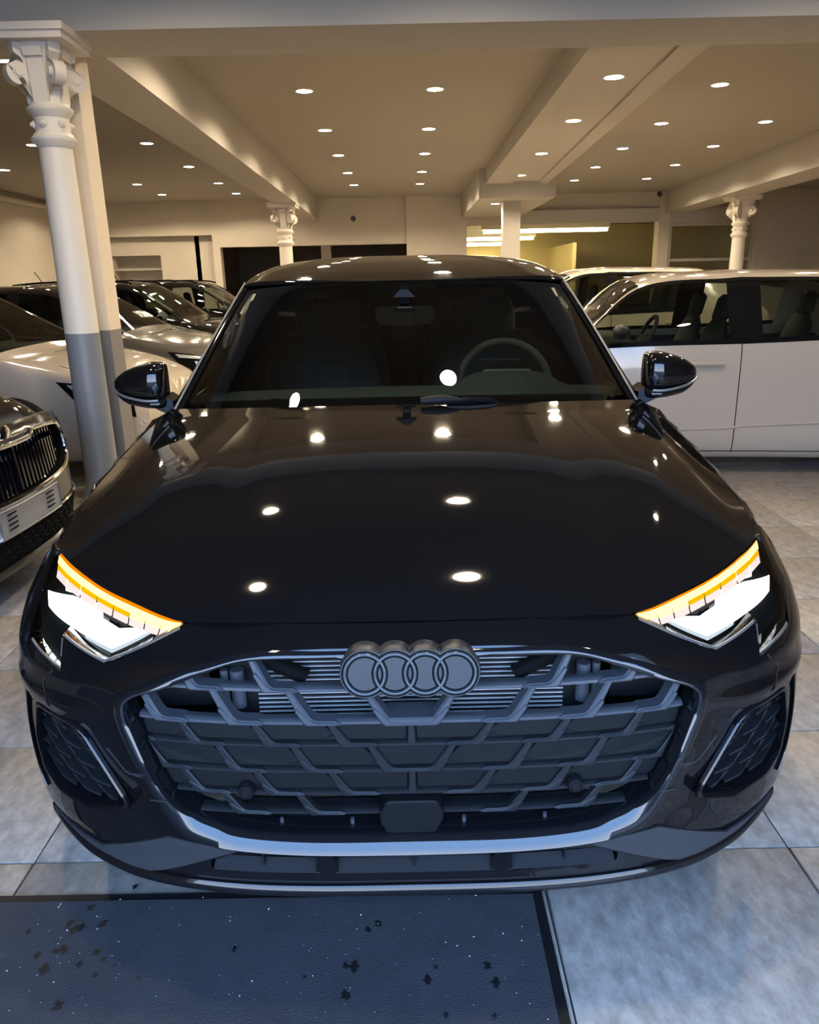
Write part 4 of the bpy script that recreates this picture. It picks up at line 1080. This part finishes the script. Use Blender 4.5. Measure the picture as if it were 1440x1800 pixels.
def other_car(label, loc, rz, paint, roofpaint=None, ymap=None, sx=1, sz=1, top=1.0, group=None, mirror_u=4.35, lamps=True, nose=True, glassm='glassside', wheels=(.06, -.25), sill=0.0):
    T = thing('car', label, 'car', loc, rz, group); F = Loft(ymap, sx, sz, top, sill); P = M[paint]; RP = M[roofpaint or paint]
    b = MB()
    F.block(b, 0, 4, 0, 8); F.block(b, 4, 11, 0, 4); F.block(b, 8, 9, 4, 5.9); F.block(b, 9, 11, 4, 8)
    if nose:
        ns = [F.P(0, v / 2) for v in range(17)]; b.add([(0, ns[0][1] - .02, .42)] + ns + [(-x, y, z) for x, y, z in ns[::-1]], [(0, i, i + 1) for i in range(1, 34)])
    body = b.build('body', P, T, 40)
    b = F.block(MB(), 4, 5, 6.12, 8, k=8); b.build('windscreen', M[glassm], T)
    for sd in (1, -1): F.block(MB(), 4, 5, 5.84, 6.12, 0, 8, (sd,)).build('front_pillar', P, T)
    b = F.block(MB(), 5, 8, 6, 8); F.block(b, 8, 8.3, 6, 8); b.build('roof', RP, T)
    for sd in (1, -1):
        for u0, u1, m, nm in ((4.0, 5.0, 'glassside', 'quarter_window'), (5, 6, 'glassside', 'side_window'), (6, 7, 'gloss', 'door_pillar'), (7, 8, 'glassside', 'side_window')):
            v1 = 5.86
            F.block(MB(), u0, u1, 4.1, v1, 0, 8, (sd,)).build(nm, M[m], T)
        b = F.block(MB(), 4, 8, 4, 4.12, .003, 8, (sd,)); F.block(b, 4.2, 8, 5.80, 5.98, .003, 8, (sd,)); b.build('window_trim', M['gloss'], T, weld=False)
        for u in (6.36,): F.strip(MB(), [(u, v / 6) for v in range(12, 25)], .003, .0, sd).build('door_seam', M['dark'], T)
        F.strip(MB(), [(4.05 + .04 * q, 2.05) for q in range(100)], .003, 0, sd).build('door_seam', M['dark'], T)
        F.strip(MB(), [(5.50 + .09 * q, 3.60) for q in range(6)], .017, .022, sd).build('door_handle', P, T)
        F.strip(MB(), [(7.6 + .09 * q, 3.66) for q in range(5)], .012, .022, sd).build('door_handle', P, T)
        p = Vector(F.P(mirror_u, 4.25, sd))
        b = MB(); D = []
        for i in range(13):
            q = i / 12; r_ = .075 * (1 - (2 * q - .85) ** 2 / 1.4) ** .5 if q < 1 else .01
            D.append([(p.x + sd * (.03 + .18 * q), p.y - .02 + .055 * math.cos(a) * (r_ / .075), p.z + .05 + .055 * math.sin(a) * (r_ / .075)) for a in [k * PI / 8 for k in range(17)]])
        b.grid(D); b.tube([p + Vector((-sd * .01, 0, 0)), p + Vector((sd * .06, -.01, .03))], .022, 8); b.build('door_mirror', M['panel'], T, weld=False)
        for uy in (F.st[3][0][1] + wheels[0], F.st[9][0][1] + wheels[1]):
            W = thing('wheel', None, None); W.parent = T; W.location = (sd * .80 * sx, uy, .305)
            MB().lathe([(.20, -.1), (.29, -.1), (.305, -.08), (.305, .08), (.29, .1), (.20, .1)], 32, axis='X').build('tyre', M['tyre'], W)
            b = MB().lathe([(.21, -.09), (.19, 0), (.21, .09)], 24, axis='X')
            for q in range(5): b.tube([(sd * .085, .03 * math.cos(q * 1.2566), .03 * math.sin(q * 1.2566)), (sd * .08, .2 * math.cos(q * 1.2566), .2 * math.sin(q * 1.2566))], .02, 6)
            b.build('rim', M['rim'], W, weld=False)
            MB().lathe([(0, .0), (.325, .0)], 28, (F.P(3, 3)[0] * sd - sd * .004, uy, .305), 'X').build('arch_liner', M['dark'], T)
        if lamps:
            b = F.patch(MB(), [(.9, 4.3), (2.55, 3.92), (2.1, 3.2), (.7, 3.15)], .006, sd); b.build('headlight', M['dark'], T)
            b = F.patch(MB(), [(1.0, 4.18), (2.35, 3.88), (2.25, 3.74), (1.0, 4.02)], .012, sd); b.build('lamp_bezel', M['silverbit'], T)
            b = F.patch(MB(), [(1.0, 3.9), (1.8, 3.72), (1.7, 3.35), (.9, 3.35)], .011, sd); b.build('lamp_reflector', M['rim'], T)
    b = F.block(MB(), 8.3, 9, 5.9, 8, k=6); b.build('rear_window', M['glassside'], T)
    tub = MB(); y0, y1 = F.st[4][0][1], F.st[9][0][1]
    tub.grid([[(x * .80 * sx, y, z * sz) for x, z in ((-1, .88), (-1, .24), (1, .24), (1, .88))] for y in (y0, (y0 + y1) / 2, y1)]); tub.build('cabin_tub', M['cabin'], T)
    MB().box(-.70 * sx, .70 * sx, y0 + .02, y0 + .42, .6 * sz, .935 * sz).build('dashboard', M['cabin'], T)
    for sx_ in (-.37, .37):
        for yy, nm in ((lerp(F.st[5][0][1], F.st[6][0][1], .9), 'front_seat'), (lerp(F.st[7][0][1], F.st[8][0][1], .9), 'rear_seat')):
            S = MB(); Pp = []
            for z, wdt, dy, th in ((.45, .24, 0, .08), (.8, .24, .05, .08), (1.0, .19, .10, .06), (1.07, .10, .115, .04), (1.09, .12, .12, .05), (1.22, .115, .15, .05), (1.25, .08, .155, .02)):
                Pp.append([(sx_ * sx + wdt * math.cos(a), yy + dy + th * math.sin(a), (z if z < 1.05 else 1.05 + (z - 1.05) * top) * sz) for a in [k * PI / 8 for k in range(17)]])
            S.grid(Pp).build(nm, M['cabin'], T)
    W = thing('steering_wheel', None, None); W.parent = T; W.location = (.37 * sx, y0 + .52, .93 * sz); W.rotation_euler = (math.radians(-25), 0, 0)
    MB().lathe([(.175 + .015 * math.cos(a), .015 * math.sin(a)) for a in [k * PI / 4 for k in range(9)]], 28, axis='Y').build('wheel_rim', M['cabin'], W)
    MB().box(-.16, .16, -.01, .02, -.03, .03).build('spoke', M['cabin'], W)
    return T, F

def yscale(pairs): return pairs
R90 = math.radians(88)
YM = [(0, 0), (1.20, .98), (1.90, 1.60), (2.28, 1.98), (2.42, 2.10), (3.25, 2.95), (3.70, 3.4), (4.12, 3.85)]
# left row, nearest first
TW, FW_ = other_car('pale white hatchback parked left behind the near cast-iron column', (-1.80, 4.74, 0), R90, 'carwhite', wheels=(.16, -.25), sill=.06, ymap=YM, sx=.95, sz=.94)
for q, (u, v) in enumerate([(.25, 3.0), (.3, 2.6), (.5, 2.9), (.12, 2.8)]):
    o = MB().lathe([(0, -.004), (.012, -.003), (.014, .004)], 12, axis='Y').build('parking_sensor', M['carwhite'], TW); o.location = FW_.P(u, v, -1, .0)
FW_.strip(MB(), [(0 + .05 * q, 2.15) for q in range(14)], .010, .002, -1).build('bumper_gap', M['dark'], TW)
FW_.strip(MB(), [(.3 + .06 * q, 4.02 + .03 * q) for q in range(40)], .002, .001, -1).build('bonnet_seam', M['dark'], TW)
TG, FG = other_car('grey hatchback with dark roof and marker-written windscreen second in the left row', (-1.72, 6.98, 0), R90, 'cargrey', 'cardark', ymap=YM, sx=.95, sz=.94)
TS, FS = other_car('black car with roof rails and rear aerial third in the left row', (-1.75, 9.15, 0), R90, 'cardark', ymap=YM, sx=.95, sz=.955, top=1.04)
TD, FD = other_car('dark car with a paper sheet in its windscreen at the far end of left row', (-1.5, 11.3, 0), R90, 'cardark', ymap=YM, sx=.95, sz=.955, top=1.04)
for T, F in ((TS, FS), (TD, FD)):
    for sd in (1, -1):
        F.strip(MB(), [(5.1 + .1 * q, 6.35) for q in range(34)], .014, .03 , sd).build('roof_rail', M['gloss'], T)
    p = Vector(F.P(8.2, 7.7)); MB().tube([p, p + Vector((0, .10, .16))], .006, 6).build('aerial', M['gloss'], T)
for T, F, c in ((TD, FD, [(4.35, 6.7), (4.85, 6.7), (4.85, 7.1), (4.35, 7.1)]), (TS, FS, [(4.3, 6.35), (4.75, 6.3), (4.75, 6.6), (4.3, 6.65)])):
    F.patch(MB(), c, -.012, -1).build('paper_sheet', M['paper'], T)
# marker writing on the grey car's windscreen: X20 over a looped flourish
def scribble(F, T, strokes, u0, v0, du, dv, sd):
    for st in strokes:
        MB().tube([F.P(u0 - du * y, v0 - dv * x, sd, .004) for x, y in st], .006, 5).build('marker_writing', M['chalk'], T)
import itertools
ell = lambda cx, cy, rx, ry, n=14: [(cx + rx * math.cos(2 * PI * k / n), cy + ry * math.sin(2 * PI * k / n)) for k in range(n + 1)]
scribble(FG, TG, [[(-1.6, .4), (-1.0, -.4)], [(-1.0, .4), (-1.6, -.4)], [(-.8, .25), (-.6, .42), (-.35, .3), (-.45, .0), (-.85, -.38), (-.3, -.38)], ell(.05, 0, .22, .40), ell(1.0, .0, .55, .38), [(.65, .15), (.95, -.1), (1.3, .2)], [(.75, -.2), (1.25, -.15)]], 4.33, 6.95, .17, .34, 1)

# right: white hatchback side-on
YR = [(0, 0), (.12, .06), (.42, .25), (.85, .52), (1.20, .82), (1.90, 1.24), (2.28, 1.79), (2.42, 2.00), (3.25, 2.62), (3.70, 2.95), (4.12, 3.3)]
TR, FR = other_car('white hatchback parked side-on right of the black car', (.40, 4.80, 0), math.radians(-96), 'carwhite', wheels=(.0, .10), mirror_u=4.72, sill=.085, ymap=YR, sx=.94, sz=.94)
FR.strip(MB(), [(4.4 + .1 * q, 2.42 + .004 * q) for q in range(34)], .010, -.003, 1).build('side_crease', M['carwhite'], TR)
FR.strip(MB(), [(6.62, v / 6) for v in range(12, 25)], .003, .0, -1).build('door_seam', M['dark'], TR)
# far right: another white car
TV, FV = other_car('white car half hidden between the black car roof and white hatchback', (.25, 8.2, 0), math.radians(-90), 'carwhite', ymap=YM, sx=.95, sz=.97, top=1.06)

# near left: black car with chrome slatted grille
TK, FK = other_car('black car with chrome slatted grille and silver plate holder at left edge', (-1.65, 1.95, 0), math.radians(89), 'cardark', ymap=[(0, .14), (.12, .22), (.42, .42), (1.20, 1.05), (4.12, 3.9)], sx=.97, sz=1.02, lamps=False)
def KF(x, z, off=0):
    r = min(abs(x) / .86, .9999); y = .50 * (1 - (1 - r**2.7) ** (1 / 2.7)) + interp([(.12, .07), (.2, .03), (.33, 0), (.48, .005), (.6, .012), (.70, .03), (.745, .07), (.80, .20)], z) + off
    return (x, y, z)
kg = [(0, .685), (.13, .688), (.17, .700), (.22, .712), (.38, .705), (.50, .680), (.545, .60), (.53, .525), (.44, .485), (.25, .468), (0, .462)]
kgs = [(x, z) for x, z in kg] + [(-x, z) for x, z in kg[::-1] if x > 0]
ko = [(0, .745), (.3, .745), (.55, .735), (.70, .71), (.80, .66), (.825, .45), (.80, .25), (.70, .15), (0, .15)]
kos = ko + [(-x, z) for x, z in ko[::-1] if x > 0]
kb = skin('front_bumper', kos, [kgs], KF, .035, M['carblacksoft'], TK, lip=.04)
skin('grille_well', kgs, [], lambda x, z: KF(x, z, .05), .05, M['dark'], TK)
kc = [crom(kgs, i / 4) for i in range((len(kgs) - 1) * 4 + 1)] + [kgs[0]]
MB().tube([KF(x, z, -.006) for x, z in kc], .011, 8).build('grille_surround', M['chrome'], TK)
for s in (1, -1):
    for q in range(15):
        x = s * (.03 + q * .0345); zt = interp([(a, c) for a, c in kg[:6]], abs(x)) - .014; zb = interp([(.0, .462), (.25, .468), (.44, .485), (.53, .525)], abs(x)) + .012
        MB().prism([(x - .006, zb), (x + .006, zb), (x + .006, zt), (x - .006, zt)], lambda a, c: KF(a, c, .004 + .03 * abs(a - x) / .006 * .4), lambda a, c: KF(a, c, .045)).build('grille_slat', M['gloss'], TK)
        MB().tube([KF(x, zt - .02 - .012 * k, .003) for k in range(3)], .004, 6).build('slat_tip', M['chrome'], TK)
MB().lathe([(0, -.012), (.03, -.010), (.042, -.006), (.045, .004)], 24, axis='Y').build('bonnet_badge', M['chrome'], TK).location = KF(0, .722)
PH = thing('plate_holder', None, None); PH.parent = TK
MB().prism([(-.26, .335), (.26, .335), (.26, .452), (-.26, .452)], lambda x, z: KF(x, z, -.022 - .0), lambda x, z: KF(x, z, .0)).build('holder_plate', M['plateholder'], PH)
for s in (1, -1):
    for q in range(4): MB().box(s * .165 - .035, s * .165 + .035, -.022, -.019, .362 + q * .021, .367 + q * .021).build('slot', M['dark'], PH).location = (0, KF(s * .165, .4)[1] - .002, 0)
for z in (.338, .449): MB().tube([KF(x / 10 * .26, z, -.024) for x in range(-10, 11)], .004, 6).build('holder_edge', M['silverbit'], PH)
for x in (-.26, .26): MB().tube([KF(x, z, -.024) for z in (.336, .39, .451)], .004, 6).build('holder_edge', M['silverbit'], PH)
skin('lower_mesh', [(-.74, .19), (.74, .19), (.76, .325), (-.76, .325)], [], lambda x, z: KF(x, z, -.004), .06, M['panel'], TK)
for j in range(4):
    for q in range(-9, 10):
        x = q * .075 + (.037 if j % 2 else 0); z = .208 + j * .032
        if abs(x) > .70: continue
        MB().prism([(x - .03, z), (x - .018, z + .013), (x + .018, z + .013), (x + .03, z), (x + .018, z - .013), (x - .018, z - .013)], lambda a, c: KF(a, c, -.010), lambda a, c: KF(a, c, .0)).build('mesh_cell', M['dark'], TK)
MB().tube([KF(.78 * k / 20, .335 - .0, -.006) for k in range(-20, 21)], .006, 6).build('chrome_line', M['chrome'], TK)
MB().grid([[KF(.80 * k / 20, z, o) for z, o in ((.20, -.004), (.185, -.03), (.165, -.032), (.15, .0), (.15, .08))] for k in range(-20, 21)]).build('front_lip', M['carblacksoft'], TK)
for s in (1, -1):
    MB().prism([(s * .60, .70), (s * .76, .685), (s * .79, .62), (s * .60, .63)], lambda x, z: KF(x, z, -.006), lambda x, z: KF(x, z, .01)).build('headlight', M['rim'], TK)
